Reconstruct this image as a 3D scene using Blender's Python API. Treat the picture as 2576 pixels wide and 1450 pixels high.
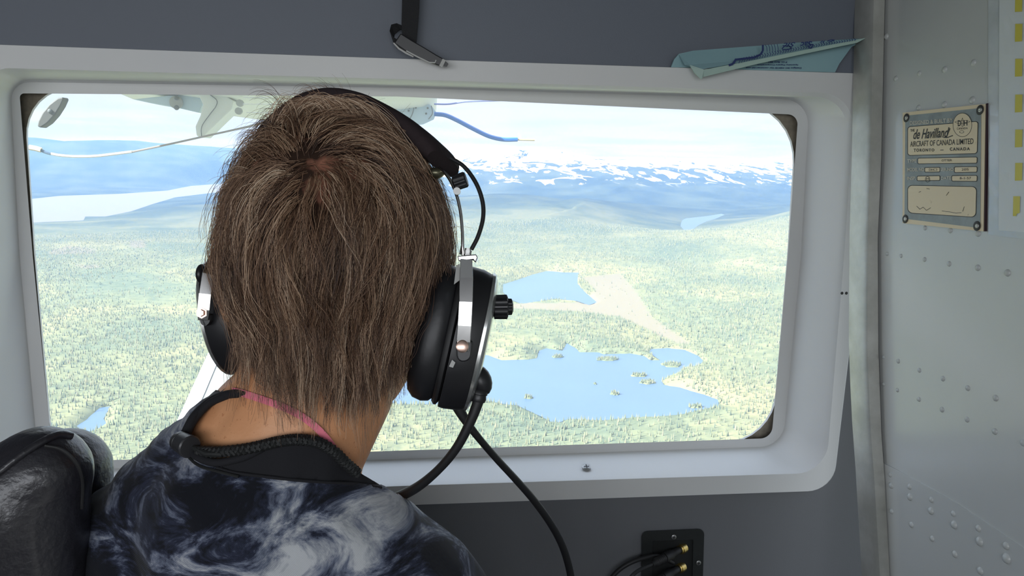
import bpy, bmesh, math, random
import numpy as np
from mathutils import Vector, Matrix

for o in list(bpy.data.objects):
    bpy.data.objects.remove(o)
S = bpy.context.scene
COL = S.collection
rng = np.random.default_rng(7)
random.seed(7)

# ------------------------------------------------------------------ camera
FPX, CX, CY = 1850.0, 1288.0, 725.0
_dn = Vector(((1129 - CX) / FPX, -(11430 - CY) / FPX, -1)).normalized()
_x = Vector(((17420 - CX) / FPX, -(697 - CY) / FPX, -1)).normalized()
_z = -_dn
_x = (_x - _z * _x.dot(_z)).normalized()
_y = _z.cross(_x)
# rows = world axes written in camera axes  ->  world = M * cam
M3 = Matrix((_x, _y, _z))
CR = M3 @ Vector((1, 0, 0)); CU = M3 @ Vector((0, 1, 0)); CF = M3 @ Vector((0, 0, -1))
cam_d = bpy.data.cameras.new('camera')
cam = bpy.data.objects.new('camera', cam_d); COL.objects.link(cam)
cam.matrix_world = M3.to_4x4()
cam_d.sensor_width = 36; cam_d.lens = FPX * 36 / 2576
cam_d.clip_start = 0.02; cam_d.clip_end = 90000
S.camera = cam

def ray(px, py):
    return CF + CR * ((px - CX) / FPX) - CU * ((py - CY) / FPX)
def at(px, py, dep): return ray(px, py) * dep            # a point at a camera depth
def hy(px, py, Y):
    r = ray(px, py); return r * (Y / r.y)
def hx(px, py, X):
    r = ray(px, py); return r * (X / r.x)
def hz(px, py, Z):
    r = ray(px, py); return r * (Z / r.z)

# ------------------------------------------------------------------ view, world, sun
S.view_settings.view_transform = 'Standard'; S.view_settings.look = 'None'
S.view_settings.gamma = 1; S.view_settings.use_curve_mapping = False
S.view_settings.exposure = 0.0
cy = S.cycles
cy.use_denoising = True
cy.max_bounces = 5; cy.diffuse_bounces = 2; cy.glossy_bounces = 3; cy.transmission_bounces = 4
cy.volume_bounces = 0; cy.transparent_max_bounces = 8
cy.caustics_reflective = False; cy.caustics_refractive = False
cy.sample_clamp_indirect = 4

W = bpy.data.worlds.new('sky'); S.world = W; W.use_nodes = True
nt = W.node_tree; nt.nodes.clear()
def N(nt, t, **k):
    n = nt.nodes.new(t)
    for a, b in k.items():
        if a == 'ins':
            for i, v in b.items(): n.inputs[i].default_value = v
        else: setattr(n, a, b)
    return n
def ramp(nt, pts, interp='LINEAR'):
    r = nt.nodes.new('ShaderNodeValToRGB'); r.color_ramp.interpolation = interp
    el = r.color_ramp.elements
    while len(el) > 1: el.remove(el[0])
    el[0].position = pts[0][0]; el[0].color = (*pts[0][1], 1)
    for p, c in pts[1:]:
        e = el.new(p); e.color = (*c, 1)
    return r
tc = N(nt, 'ShaderNodeTexCoord'); sx = N(nt, 'ShaderNodeSeparateXYZ')
nt.links.new(tc.outputs['Generated'], sx.inputs[0])
mr = N(nt, 'ShaderNodeMapRange', ins={1: -0.2, 2: 1.0})
nt.links.new(sx.outputs['Z'], mr.inputs[0])
rp = ramp(nt, [(0.0, (.50, .56, .48)), (0.15, (.6, .66, .64)), (0.167, (.50, .51, .53)), (0.185, (.60, .64, .72)), (0.22, (.72, .77, .88)), (0.30, (.78, .86, .98)), (0.42, (1.2, 1.4, 1.75)), (1, (1.6, 1.95, 2.6))])
nt.links.new(mr.outputs[0], rp.inputs[0])
mp = N(nt, 'ShaderNodeMapping'); mp.inputs['Scale'].default_value = (3.0, 3.0, 34.0)
nt.links.new(tc.outputs['Generated'], mp.inputs[0])
nz = N(nt, 'ShaderNodeTexNoise', ins={'Scale': 1.6, 'Detail': 6.0, 'Roughness': .55, 'Distortion': .3})
nt.links.new(mp.outputs[0], nz.inputs['Vector'])
cr_ = ramp(nt, [(0.42, (0, 0, 0)), (0.58, (1, 1, 1))])
nt.links.new(nz.outputs[0], cr_.inputs[0])
up = N(nt, 'ShaderNodeMapRange', ins={1: -0.005, 2: 0.01}); nt.links.new(sx.outputs['Z'], up.inputs[0])
ml = N(nt, 'ShaderNodeMath', operation='MULTIPLY'); nt.links.new(cr_.outputs[0], ml.inputs[0]); nt.links.new(up.outputs[0], ml.inputs[1])
ml2 = N(nt, 'ShaderNodeMath', operation='MULTIPLY', ins={1: .75}); nt.links.new(ml.outputs[0], ml2.inputs[0])
mx = N(nt, 'ShaderNodeMixRGB', ins={2: (.84, .82, .78, 1)}); nt.links.new(ml2.outputs[0], mx.inputs[0]); nt.links.new(rp.outputs[0], mx.inputs[1])
bg = N(nt, 'ShaderNodeBackground', ins={'Strength': 1.12}); nt.links.new(mx.outputs[0], bg.inputs[0])
wo = N(nt, 'ShaderNodeOutputWorld'); nt.links.new(bg.outputs[0], wo.inputs[0])

sd = bpy.data.lights.new('sun', 'SUN'); sd.energy = 15.0; sd.angle = .01; sd.color = (1, .98, .95)
sun = bpy.data.objects.new('sun', sd); COL.objects.link(sun)
sun.rotation_euler = Vector((-.85, -.30, .66)).to_track_quat('Z', 'Y').to_euler()

WY = 0.95                       # the cabin wall with the window
XB = hx(1, 1, 1).x and hy(2222, 0, WY - .03).x     # the riveted bulkhead on the right
# daylight coming in through the windows of the other side of the cabin
def window_light(name, x, z, w, h, e):
    d = bpy.data.lights.new(name, 'AREA'); d.shape = 'RECTANGLE'; d.size = w; d.size_y = h
    d.energy = e; d.color = (.93, .96, 1)
    o = bpy.data.objects.new(name, d); COL.objects.link(o)
    o.location = (x, -.93, z); o.rotation_euler = (math.radians(90), 0, 0)
window_light('daylight_window_1', -.75, .10, .8, .5, 5.6)
window_light('daylight_window_2', .02, .10, .62, .5, 4.4)
window_light('daylight_window_3', -1.6, .10, .6, .5, 3.2)

# ------------------------------------------------------------------ materials
MATS = {}
def lin(c): return tuple(((v / 255) / 12.92 if v / 255 < .04045 else ((v / 255 + .055) / 1.055) ** 2.4) for v in c)
def mat(name, base, rough=.5, metal=0.0, spec=.5, noise=None, bump=None, alpha=None, coat=0):
    """noise=(scale, other colour, low, high)   bump=(scale, strength, distance)"""
    if name in MATS: return MATS[name]
    m = bpy.data.materials.new(name); m.use_nodes = True; t = m.node_tree
    b = t.nodes['Principled BSDF']
    b.inputs['Base Color'].default_value = (*base, 1); b.inputs['Roughness'].default_value = rough
    b.inputs['Metallic'].default_value = metal; b.inputs['Specular IOR Level'].default_value = spec
    if coat: b.inputs['Coat Weight'].default_value = coat; b.inputs['Coat Roughness'].default_value = .15
    c = N(t, 'ShaderNodeTexCoord')
    if noise:
        n = N(t, 'ShaderNodeTexNoise', ins={'Scale': noise[0], 'Detail': 5.0, 'Roughness': .6})
        t.links.new(c.outputs['Object'], n.inputs['Vector'])
        r = ramp(t, [(noise[2], base), (noise[3], noise[1])]); t.links.new(n.outputs[0], r.inputs[0])
        t.links.new(r.outputs[0], b.inputs['Base Color'])
    if bump:
        n = N(t, 'ShaderNodeTexNoise', ins={'Scale': bump[0], 'Detail': 3.0})
        t.links.new(c.outputs['Object'], n.inputs['Vector'])
        bp = N(t, 'ShaderNodeBump', ins={'Strength': bump[1], 'Distance': bump[2]})
        t.links.new(n.outputs[0], bp.inputs['Height']); t.links.new(bp.outputs[0], b.inputs['Normal'])
    MATS[name] = m
    return m
m_vinyl = mat('grey_vinyl', (.135, .152, .185), .55, noise=(900, (.18, .20, .24), .62, .8), bump=(700, .25, .0004))
m_vinyl_low = mat('grey_lower_panel', (.15, .155, .165), .5, noise=(800, (.2, .21, .22), .62, .8), bump=(500, .2, .0004))
m_white = mat('white_moulding', (.72, .72, .70), .42, noise=(3, (.65, .66, .66), .3, .75), bump=(260, .12, .0006))
m_skinmetal = mat('corroded_frame', (.12, .10, .075), .8, noise=(16, (.30, .26, .20), .42, .62), bump=(60, .5, .002))
m_rim = mat('white_rim', (.85, .85, .85), .4)
m_bulk = mat('grey_enamel', (.50, .52, .505), .24, noise=(2.5, (.55, .565, .55), .35, .7), bump=(6, .3, .004), coat=.5)
m_alu = mat('worn_aluminium', (.42, .42, .38), .42, .55, noise=(22, (.56, .56, .52), .35, .7), bump=(90, .2, .0006))
m_black = mat('black_plastic', (.014, .014, .016), .38)
m_rubber = mat('black_rubber', (.012, .012, .013), .55)
m_webbing = mat('black_webbing', (.012, .012, .014), .8, bump=(900, .6, .001))
m_chrome = mat('chrome', (.62, .61, .60), .16, 1.0)
m_steel = mat('brushed_steel', (.36, .36, .35), .38, .9)
m_brass = mat('brass', (.55, .42, .16), .35, 1.0)
m_wing = mat('wing_paint', (.84, .87, .83), .5, noise=(1.2, (.88, .90, .86), .3, .7))
m_wingtip = mat('wing_tip_paint', (.55, .70, .82), .45, noise=(2, (.62, .74, .80), .3, .7))
m_strut = mat('strut_paint', (.24, .25, .23), .5)
m_line = mat('panel_line', (.16, .18, .18), .6)
m_bluetube = mat('blue_tube', (.045, .18, .52), .45)
m_tan = mat('tan_tip', (.62, .52, .36), .5)

# ------------------------------------------------------------------ helpers
def mesh_obj(name, verts, faces, m=None, parent=None, smooth=False):
    me = bpy.data.meshes.new(name)
    me.from_pydata([tuple(v) for v in verts], [], [tuple(f) for f in faces]); me.update()
    return link(name, me, m, parent, smooth)
def link(name, me, m=None, parent=None, smooth=False):
    if m is not None:
        me.materials.clear(); me.materials.append(m)
    if smooth: me.shade_smooth()
    o = bpy.data.objects.new(name, me); COL.objects.link(o)
    if parent is not None:
        o.parent = parent; o.matrix_parent_inverse = Matrix.Translation(-Vector(parent.location))
    return o
def tag(o, label=None, cat=None, group=None, kind=None):
    if label: o['label'] = label
    if cat: o['category'] = cat
    if group: o['group'] = group
    if kind: o['kind'] = kind
    return o
def empty(name, loc, label, cat, group=None):
    o = bpy.data.objects.new(name, None); COL.objects.link(o); o.location = loc; o.empty_display_size = .02
    return tag(o, label, cat, group)
def basis(axis, hint=Vector((0, 0, 1))):
    a = Vector(axis).normalized(); u = Vector(hint) - a * a.dot(hint)
    if u.length < 1e-4: u = Vector((1, 0, 0)) - a * a.x
    u.normalize(); return a, u, a.cross(u)
class MB:
    def __init__(s): s.v = []; s.f = []
    def add(s, v, f):
        k = len(s.v); s.v += [Vector(p) for p in v]; s.f += [tuple(i + k for i in q) for q in f]; return s
    def loft(s, rings, cap=True, closed=False):
        n = len(rings[0]); v = [p for r in rings for p in r]; f = []
        m = len(rings)
        for i in range(m if closed else m - 1):
            a = i * n; b = ((i + 1) % m) * n
            for j in range(n):
                f.append((a + j, a + (j + 1) % n, b + (j + 1) % n, b + j))
        if cap and not closed:
            f.append(tuple(range(n))[::-1]); f.append(tuple((m - 1) * n + j for j in range(n)))
        return s.add(v, f)
    def lathe(s, c, axis, prof, n=28, sy=1.0, hint=Vector((0, 0, 1)), flute=None):
        a, u, w = basis(axis, hint); c = Vector(c); R = []
        for (h, r) in prof:
            R.append([c + a * h + (u * math.cos(t) + w * math.sin(t) * sy) * r * (1 + (flute[1] * (1 if (k * flute[0] // n) % 2 else -1) if flute else 0))
                      for k, t in enumerate([2 * math.pi * k / n for k in range(n)])])
        return s.loft(R)
    def tube(s, pts, r, n=10, flat=1.0, hint=None):
        pts = [Vector(p) for p in pts]; rs = r if hasattr(r, '__len__') else [r] * len(pts); R = []
        pu = None
        for i, p in enumerate(pts):
            t = (pts[min(i + 1, len(pts) - 1)] - pts[max(i - 1, 0)]).normalized()
            if pu is None: pu = Vector(hint) if hint else (Vector((0, 0, 1)) if abs(t.z) < .9 else Vector((1, 0, 0)))
            if hint: pu = Vector(hint)
            u = (pu - t * pu.dot(t)).normalized(); w = t.cross(u); pu = u
            R.append([p + (u * math.cos(2 * math.pi * k / n) + w * math.sin(2 * math.pi * k / n) * flat) * rs[i] for k in range(n)])
        return s.loft(R)
    def box(s, c, ax, ay, az):
        c = Vector(c); ax, ay, az = Vector(ax), Vector(ay), Vector(az)
        v = [c + ax * i + ay * j + az * k for i in (-1, 1) for j in (-1, 1) for k in (-1, 1)]
        return s.add(v, [(0, 1, 3, 2), (4, 6, 7, 5), (0, 4, 5, 1), (2, 3, 7, 6), (0, 2, 6, 4), (1, 5, 7, 3)])
    def prism(s, pts, off):
        off = Vector(off); n = len(pts)
        return s.loft([[Vector(p) for p in pts], [Vector(p) + off for p in pts]])
    def ball(s, c, r, ax=None, n=16):
        if not hasattr(r, '__len__'): r = (r, r, r)
        X, Y, Z = ax or (Vector((1, 0, 0)), Vector((0, 1, 0)), Vector((0, 0, 1))); c = Vector(c); R = []
        for i in range(1, n // 2):
            p = math.pi * i / (n // 2)
            R.append([c + X * r[0] * math.sin(p) * math.cos(2 * math.pi * k / n) + Y * r[1] * math.sin(p) * math.sin(2 * math.pi * k / n) + Z * r[2] * math.cos(p) for k in range(n)])
        top, bot = c + Z * r[2], c - Z * r[2]
        k = len(s.v); s.loft(R, cap=False); t = len(s.v); s.v += [top, bot]
        L = k + (len(R) - 1) * n
        s.f += [(k + (j + 1) % n, k + j, t) for j in range(n)] + [(L + j, L + (j + 1) % n, t + 1) for j in range(n)]
        return s
    def build(s, name, m, parent=None, smooth=False, bevel=0, fix=True, label=None):
        me = bpy.data.meshes.new(name); me.from_pydata([tuple(v) for v in s.v], [], s.f); me.update()
        if fix:
            bm = bmesh.new(); bm.from_mesh(me); bmesh.ops.recalc_face_normals(bm, faces=bm.faces); bm.to_mesh(me); bm.free()
        o = link(name, me, m, parent, smooth)
        if bevel:
            b = o.modifiers.new('bevel', 'BEVEL'); b.width = bevel; b.segments = 2; b.limit_method = 'ANGLE'
        if smooth:
            es = o.modifiers.new('split', 'EDGE_SPLIT'); es.split_angle = math.radians(42)
        if label: o['label'] = label
        return o
def spline(pts, n=8):
    P = [Vector(p) for p in pts]; P = [P[0] * 2 - P[1]] + P + [P[-1] * 2 - P[-2]]; out = []
    for i in range(1, len(P) - 2):
        for k in range(n):
            t = k / n; a, b, c, d = P[i - 1:i + 3]
            out.append(.5 * ((2 * b) + (c - a) * t + (2 * a - 5 * b + 4 * c - d) * t * t + (3 * b - a - 3 * c + d) * t ** 3))
    out.append(P[-2]); return out
def outline(cs, k=9):
    """cs: (x, y, radius) in 2D, corners rounded; radius 0 = one point"""
    out = []; n = len(cs)
    for i, (x, y, r) in enumerate(cs):
        if r == 0: out.append((x, y)); continue
        p = Vector((x, y)); a = Vector(cs[i - 1][:2]) - p; b = Vector(cs[(i + 1) % n][:2]) - p
        a.normalize(); b.normalize(); s_, e_ = p + a * r, p + b * r
        for j in range(k):
            t = j / (k - 1)     # close to a circular arc
            q = s_ * (1 - t) ** 2 + p * 2 * t * (1 - t) * 1.0 + e_ * t * t
            w = (1 - t) ** 2 + 2 * t * (1 - t) * .75 + t * t
            q = (s_ * (1 - t) ** 2 + p * (2 * t * (1 - t) * .75) + e_ * t * t) / w
            out.append((q.x, q.y))
    return out
_fc = bpy.data.curves.new('_font', 'FONT'); _fo = bpy.data.objects.new('_font', _fc); COL.objects.link(_fo)
def text_mb(mb, txt, q, shear=0.0, off=Vector((0, 0, 0)), bold=0.0, spacing=1.0):
    """lay text into the quad q = TL, TR, BR, BL (3D points); off lifts it"""
    _fc.body = txt; _fc.shear = shear; _fc.offset = bold; _fc.space_character = spacing; _fc.resolution_u = 3; _fc.fill_mode = 'FRONT'
    dg = bpy.context.evaluated_depsgraph_get(); dg.update()
    me = _fo.evaluated_get(dg).to_mesh()
    v = [p.co.copy() for p in me.vertices]; f = [tuple(p.vertices) for p in me.polygons]
    _fo.evaluated_get(dg).to_mesh_clear()
    if not v: return mb
    x0, x1 = min(p.x for p in v), max(p.x for p in v); y0, y1 = min(p.y for p in v), max(p.y for p in v)
    tl, tr, br, bl = [Vector(p) for p in q]; o = []
    for p in v:
        a = (p.x - x0) / max(x1 - x0, 1e-6); b = (p.y - y0) / max(y1 - y0, 1e-6)
        o.append((bl * (1 - a) + br * a) * (1 - b) + (tl * (1 - a) + tr * a) * b + off)
    return mb.add(o, f)

# ================================================================== THE CABIN SHELL
def frame_ring(pts, Y): return [hy(x, y, Y) for x, y in outline(pts)]
# each outline: TL, T, TR, R, BR, B, BL, L
O_out = [(-120, 108, 30), (1000, 147, 0), (2180, 185, 34), (2166, 640, 0), (2096, 1234, 62), (1050, 1270, 0), (-110, 1314, 60), (-118, 700, 0)]
O_in = [(-36, 170, 60), (1000, 199, 0), (2150, 236, 85), (2124, 640, 0), (2078, 1190, 75), (1050, 1222, 0), (-46, 1262, 70), (-44, 700, 0)]
O_in2 = [(-30, 178, 60), (1000, 206, 0), (2136, 246, 85), (2110, 640, 0), (2064, 1183, 70), (1050, 1213, 0), (-34, 1252, 66), (-34, 700, 0)]
O_rev = [(20, 200, 55), (1000, 216, 0), (2042, 246, 72), (2020, 640, 0), (1974, 1128, 60), (1050, 1160, 0), (94, 1192, 40), (44, 640, 0)]
O_lip = [(26, 206, 50), (1000, 221, 0), (2036, 251, 66), (2015, 640, 0), (1969, 1123, 56), (1050, 1154, 0), (99, 1186, 36), (49, 640, 0)]
O_ap = [(49, 235, 12), (1000, 243, 0), (2008, 289, 26), (1982, 640, 0), (1941, 1103, 28), (1050, 1133, 0), (134, 1163, 20), (82, 640, 0)]
O_cut = [(58, 218, 128), (1000, 228, 0), (2007, 262, 150), (1984, 640, 0), (1944, 1112, 120), (1050, 1140, 0), (134, 1172, 110), (86, 640, 0)]

wall = MB()
hole = frame_ring([(-100, 125, 30), (1000, 165, 0), (2160, 205, 34), (2146, 640, 0), (2080, 1215, 62), (1050, 1250, 0), (-90, 1294, 60), (-98, 700, 0)], WY)
n = len(hole); cen = sum(hole, Vector()) / n
def boxring(Y, x0, x1, z0, z1):
    out = []
    for p in hole:
        d = p - cen; t = min([((x1 - cen.x) / d.x if d.x > 0 else (x0 - cen.x) / d.x) if abs(d.x) > 1e-6 else 9e9,
                              ((z1 - cen.z) / d.z if d.z > 0 else (z0 - cen.z) / d.z) if abs(d.z) > 1e-6 else 9e9])
        out.append(Vector((cen.x + d.x * t, Y, cen.z + d.z * t)))
    return out
X0c, X1c, ZF, ZC = -2.2, 1.2, -1.05, .62
ring_far = boxring(WY, X0c, X1c, ZF, ZC)
def corner_fill(mb, ring, Y):       # the four corner triangles of the box ring
    for cxn, czn in ((X0c, ZF), (X0c, ZC), (X1c, ZF), (X1c, ZC)):
        best = sorted(range(n), key=lambda i: 1)  # find the edge that skips this corner
        for i in range(n):
            a, b = ring[i], ring[(i + 1) % n]
            on = lambda p, q: (abs(p.x - cxn) < 1e-5 and abs(q.z - czn) < 1e-5)
            if on(a, b) or on(b, a):
                mb.add([a, b, (cxn, Y, czn)], [(0, 1, 2)])
mats_z = lambda z: z > 0
wall.loft([hole, ring_far], cap=False); corner_fill(wall, ring_far, WY)
wall.loft([hole, [p + Vector((0, .12, 0)) for p in hole]], cap=False)
wo_ = wall.build('wall_outboard', m_vinyl, fix=False); tag(wo_, kind='structure')
wo_.data.materials.append(m_vinyl_low)
for p in wo_.data.polygons:
    if p.center.z < -.1: p.material_index = 1

# the white moulded window surround
wf = MB()
wf.loft([frame_ring(O_out, WY + .004), frame_ring(O_out, WY - .005), frame_ring([(x * .999 + .4, y + .6, r) for x, y, r in O_out], WY - .008),
         frame_ring(O_in, WY - .008), frame_ring(O_in2, WY - .002), frame_ring(O_rev, WY + .056), frame_ring(O_lip, WY + .060),
         frame_ring(O_ap, WY + .060), frame_ring(O_ap, WY + .071)], cap=False)
window_frame = wf.build('window_1', m_white, fix=False, smooth=True)
tag(window_frame, kind='structure')
window_frame.modifiers[0].split_angle = math.radians(24)
# the fuselage frame behind it, with rounded opening, and the pane
sk = MB()
big = [(x + (cx0 - x) * -.06, y + (cy0 - y) * -.08, r) for (x, y, r), (cx0, cy0) in zip(O_cut, [(1030, 690)] * 8)]
sk.loft([frame_ring(big, WY + .080), frame_ring(O_cut, WY + .080), frame_ring(O_cut, WY + .086)], cap=False)
sk.build('window_opening_frame', m_skinmetal, window_frame, fix=False, label='dirty brown metal corners behind the white surround')
rm = MB(); rm.loft([frame_ring(O_cut, WY + .0861), frame_ring([(x + (1030 - x) * .004, y + (690 - y) * .006, r) for x, y, r in O_cut], WY + .089), frame_ring(O_cut, WY + .098)], cap=False)
rm.build('seal', m_rim, window_frame, fix=False)
gl = bpy.data.materials.new('acrylic_pane'); gl.use_nodes = True; t = gl.node_tree; t.nodes.clear()
tr = N(t, 'ShaderNodeBsdfTransparent', ins={0: (.97, .985, .99, 1)}); gs = N(t, 'ShaderNodeBsdfGlossy', ins={'Roughness': .03, 'Color': (1, 1, 1, 1)})
df = N(t, 'ShaderNodeBsdfTranslucent', ins={0: (.95, .97, 1, 1)})
m1 = N(t, 'ShaderNodeMixShader', ins={0: .004}); m2 = N(t, 'ShaderNodeMixShader', ins={0: .12}); ou = N(t, 'ShaderNodeOutputMaterial')
t.links.new(tr.outputs[0], m1.inputs[1]); t.links.new(gs.outputs[0], m1.inputs[2]); t.links.new(m1.outputs[0], m2.inputs[1]); t.links.new(df.outputs[0], m2.inputs[2]); t.links.new(m2.outputs[0], ou.inputs[0])
pn = MB(); gp = frame_ring([(x, y, r) for x, y, r in O_cut], WY + .0982)
pn.add(gp, [tuple(range(len(gp)))])
pn.build('window_pane', gl, window_frame, fix=False)
# small fixings on the surround
def disc_screw(name, c, nrm, r, m, parent, h=.0012, slot=True):
    s = MB().lathe(c, nrm, [(0, r), (h * .6, r), (h, r * .7), (h, .0001)], 18)
    o = s.build(name, m, parent, smooth=True)
    if slot:
        a, u, w = basis(nrm); s2 = MB(); s2.box(Vector(c) + a * h, u * r * .6, w * r * .12, a * .0003); s2.box(Vector(c) + a * h, w * r * .6, u * r * .12, a * .0003)
        s2.build('screw_slot', m_black, o)
    return o
_sp = hy(1475, 1178, WY + .0185); disc_screw('screw', _sp, Vector((0, -.3, 1)), .0065, m_steel, window_frame, .003)
for px in (2118, 2129):
    MB().lathe(hy(px, 738, WY - .0079), (0, -1, 0), [(0, .0021), (.0003, .0021), (.0003, .0001)], 14).build('fixing_hole', m_black, window_frame)
for px, py in ((641, 193), (1524, 222)):
    c = hy(px, py, WY + .01); MB().box(c, (.004, 0, 0), (0, .003, 0), (0, 0, .0006)).build('fixing_clip', m_brass, window_frame)

# ceiling, floor, ends, the inboard side with its own windows
def slab(name, x0, x1, y0, y1, z0, z1, m):
    o = MB().box(((x0 + x1) / 2, (y0 + y1) / 2, (z0 + z1) / 2), ((x1 - x0) / 2, 0, 0), (0, (y1 - y0) / 2, 0), (0, 0, (z1 - z0) / 2)).build(name, m)
    return tag(o, kind='structure')
m_cab = mat('cabin_lining', (.20, .21, .22), .6)
slab('ceiling', X0c, 1.2, -1.0, WY + .07, ZC, ZC + .03, m_cab)
slab('floor', X0c, 1.2, -1.0, WY + .07, ZF - .03, ZF, mat('floor_covering', (.12, .12, .12), .8))
slab('wall_rear', X0c - .03, X0c, -1.0, WY + .07, ZF, ZC, m_cab)
iw = MB()
ops = [(-1.9, -1.3), (-1.15, -.35), (-.29, .33)]; z0w, z1w = -.15, .35
def bx(mb, x0, x1, z0, z1, y0=-1.0, y1=-.96): mb.box(((x0 + x1) / 2, (y0 + y1) / 2, (z0 + z1) / 2), ((x1 - x0) / 2, 0, 0), (0, (y1 - y0) / 2, 0), (0, 0, (z1 - z0) / 2))
bx(iw, X0c, 1.2, ZF, z0w); bx(iw, X0c, 1.2, z1w, ZC)
ed = [X0c] + [e for o in ops for e in o] + [1.2]
for a, b in zip(ed[::2], ed[1::2]): bx(iw, a, b, z0w, z1w)
tag(iw.build('wall_inboard', m_cab), kind='structure')

# the riveted bulkhead and the metal post on its edge
post_r = [(2222, -80), (2222, 0), (2213, 400), (2204, 600), (2206, 870), (2213, 1080), (2221, 1200), (2234, 1450), (2246, 1650)]
post_l = [(2184, -80), (2184, 0), (2176, 400), (2170, 600), (2168, 900), (2177, 1080), (2186, 1200), (2201, 1450), (2212, 1650)]
import bisect
def interp(tab, y):
    for (xa, ya), (xb, yb) in zip(tab, tab[1:]):
        if y <= yb: return xa + (xb - xa) * (y - ya) / (yb - ya)
    return tab[-1][0]
ys = [-80, 0, 120, 250, 400, 500, 600, 740, 870, 980, 1080, 1200, 1320, 1450, 1650]
edge = [hx(interp(post_r, y), y, XB) for y in ys]
edge[0].z = ZC
EY = [(p.z, p.y) for p in edge]
pm = MB(); R = []
for y, p in zip(ys, edge):
    q = hy(interp(post_l, y), y, p.y); q.z = p.z
    w = p.x - q.x
    R.append([Vector((p.x - .0015, p.y - .003, p.z)), Vector((p.x - w * .12, p.y - .007, p.z)), Vector((q.x + w * .15, p.y - .007, p.z)), Vector((q.x, p.y - .002, p.z)), Vector((q.x, p.y + .03, p.z)), Vector((p.x - .0015, p.y + .03, p.z))])
pm.loft(R)
trim = pm.build('trim_1', m_alu, smooth=True); tag(trim, kind='structure')
bk = MB(); front = [Vector((XB, p.y + .004, p.z)) for p in edge] + [Vector((XB, edge[-1].y, ZF))]
back = [Vector((XB, -1.0, p.z)) for p in front]
bk.loft([[a, b, b + Vector((.02, 0, 0)), a + Vector((.02, 0, 0))] for a, b in zip(front, back)], cap=True)
bulk = bk.build('wall_right', m_bulk); tag(bulk, kind='structure')
gap = MB(); gap.loft([[Vector((XB - .0005, p.y - .0045, p.z)), Vector((XB - .0018, p.y - .0045, p.z)), Vector((XB - .0018, p.y + .02, p.z)), Vector((XB - .0005, p.y + .02, p.z))] for p in edge])
gap.build('gap_shade_strip', m_black, trim)  # solid black strip put in for the shaded gap beside the post
# the lower sheet that overlaps the upper one
lap_px = [(2222, 1166), (2262, 1186), (2300, 1208), (2345, 1232), (2400, 1263), (2480, 1317), (2576, 1382), (2700, 1470)]
lp = [hx(x, y, XB - .0014) for x, y in lap_px]; lo = [Vector((p.x, p.y, ZF)) for p in lp]
lm = MB(); lm.loft([[a, b, b + Vector((.0013, 0, 0)), a + Vector((.0013, 0, 0))] for a, b in zip(lp, lo)])
lm.build('lower_sheet', m_bulk, bulk)
rivs = [(2230, 92, 9), (2254, 198, 8), (2313, 185, 7), (2377, 175, 9), (2449, 158, 9),
        (2311, 271, 8), (2376, 263, 9), (2446, 252, 10), (2327, 574, 7), (2391, 580, 8), (2461, 588, 9),
        (2232, 639, 6), (2267, 644, 6), (2326, 653, 7), (2388, 664, 8), (2460, 674, 9), (2535, 687, 10),
        (2206, 826, 4), (2223, 899, 6), (2260, 909, 7), (2313, 932, 7), (2372, 953, 8), (2435, 977, 8), (2505, 1002, 9),
        (2223, 967, 6), (2258, 982, 6), (2312, 1005, 7), (2370, 1031, 8), (2433, 1056, 8), (2503, 1086, 9), (2574, 1115, 9),
        (2214, 1114, 4), (2240, 1195, 7), (2288, 1225, 8), (2343, 1258, 8), (2398, 1293, 8), (2461, 1330, 9), (2531, 1374, 10),
        (2242, 1222, 9), (2289, 1251, 10), (2342, 1286, 10), (2400, 1321, 11), (2464, 1363, 12), (2532, 1406, 13),
        (2243, 1287, 8), (2293, 1321, 8), (2345, 1356, 8), (2402, 1395, 9), (2466, 1437, 10)]
rb = MB().lathe((0, 0, 0), (-1, 0, 0), [(0, 1), (.28, .86), (.5, .5), (.58, .001)], 14); rme = rb.build('rivet', mat('rivet_paint', (.50, .52, .505), .3), bulk, smooth=True)
for k, (px, py, r) in enumerate(rivs):
    o = rme if k == 0 else rme.copy()
    if k: COL.objects.link(o)
    low = py > interp([(y, x) for x, y in lap_px], px) if px > 2222 else False
    p = hx(px, py, XB - (.0014 if low else 0)); s_ = r * p.length / FPX * .80
    o.parent = bulk; o.matrix_parent_inverse = Matrix(); o.location = p; o.scale = (s_,) * 3

# ---------------------------------------------------------------- maker's plate
m_plate = mat('plate_grey', (.26, .30, .30), .45, noise=(45, (.20, .23, .23), .4, .65))
m_cream = mat('plate_cream', (.72, .60, .40), .45, noise=(70, (.42, .32, .16), .66, .78))
m_ink = mat('plate_ink', (.03, .03, .028), .6)
XP = XB - .001
def pp(cx_, cy_, lift=0.0): return hx(2176 + cx_ / 3.625, 240 + cy_ / 3.625, XP - .0022 - lift)   # a mark seen on the plate
plate = empty('data_plate', pp(700, 650, 0), 'cream and grey metal maker\'s plate screwed to the riveted bulkhead', 'plate')
pc = [pp(343, 158), pp(1097, 78), pp(1078, 1242), pp(343, 1166)]
MB().prism(pc, (.0022, 0, 0)).build('plate', m_cream, plate, label='cream edged metal plate')
MB().prism([pp(1094, 80, -.0005), pp(1112, 72, -.0005), pp(1092, 1240, -.0005), pp(1076, 1242, -.0005)], (.0025, 0, 0)).build('plate_edge', mat('plate_edge', (.03, .01, .015), .6), plate)
def pring(cs, lift): return [pp(x, y, lift) for x, y in outline(cs, 7)]
gb = MB(); gb.add(pring([(368, 186, 26), (1060, 116, 26), (1052, 1212, 26), (360, 1126, 26)], .0002), [tuple(range(28))]); gb.build('grey_field', m_plate, plate, fix=False)
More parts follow.
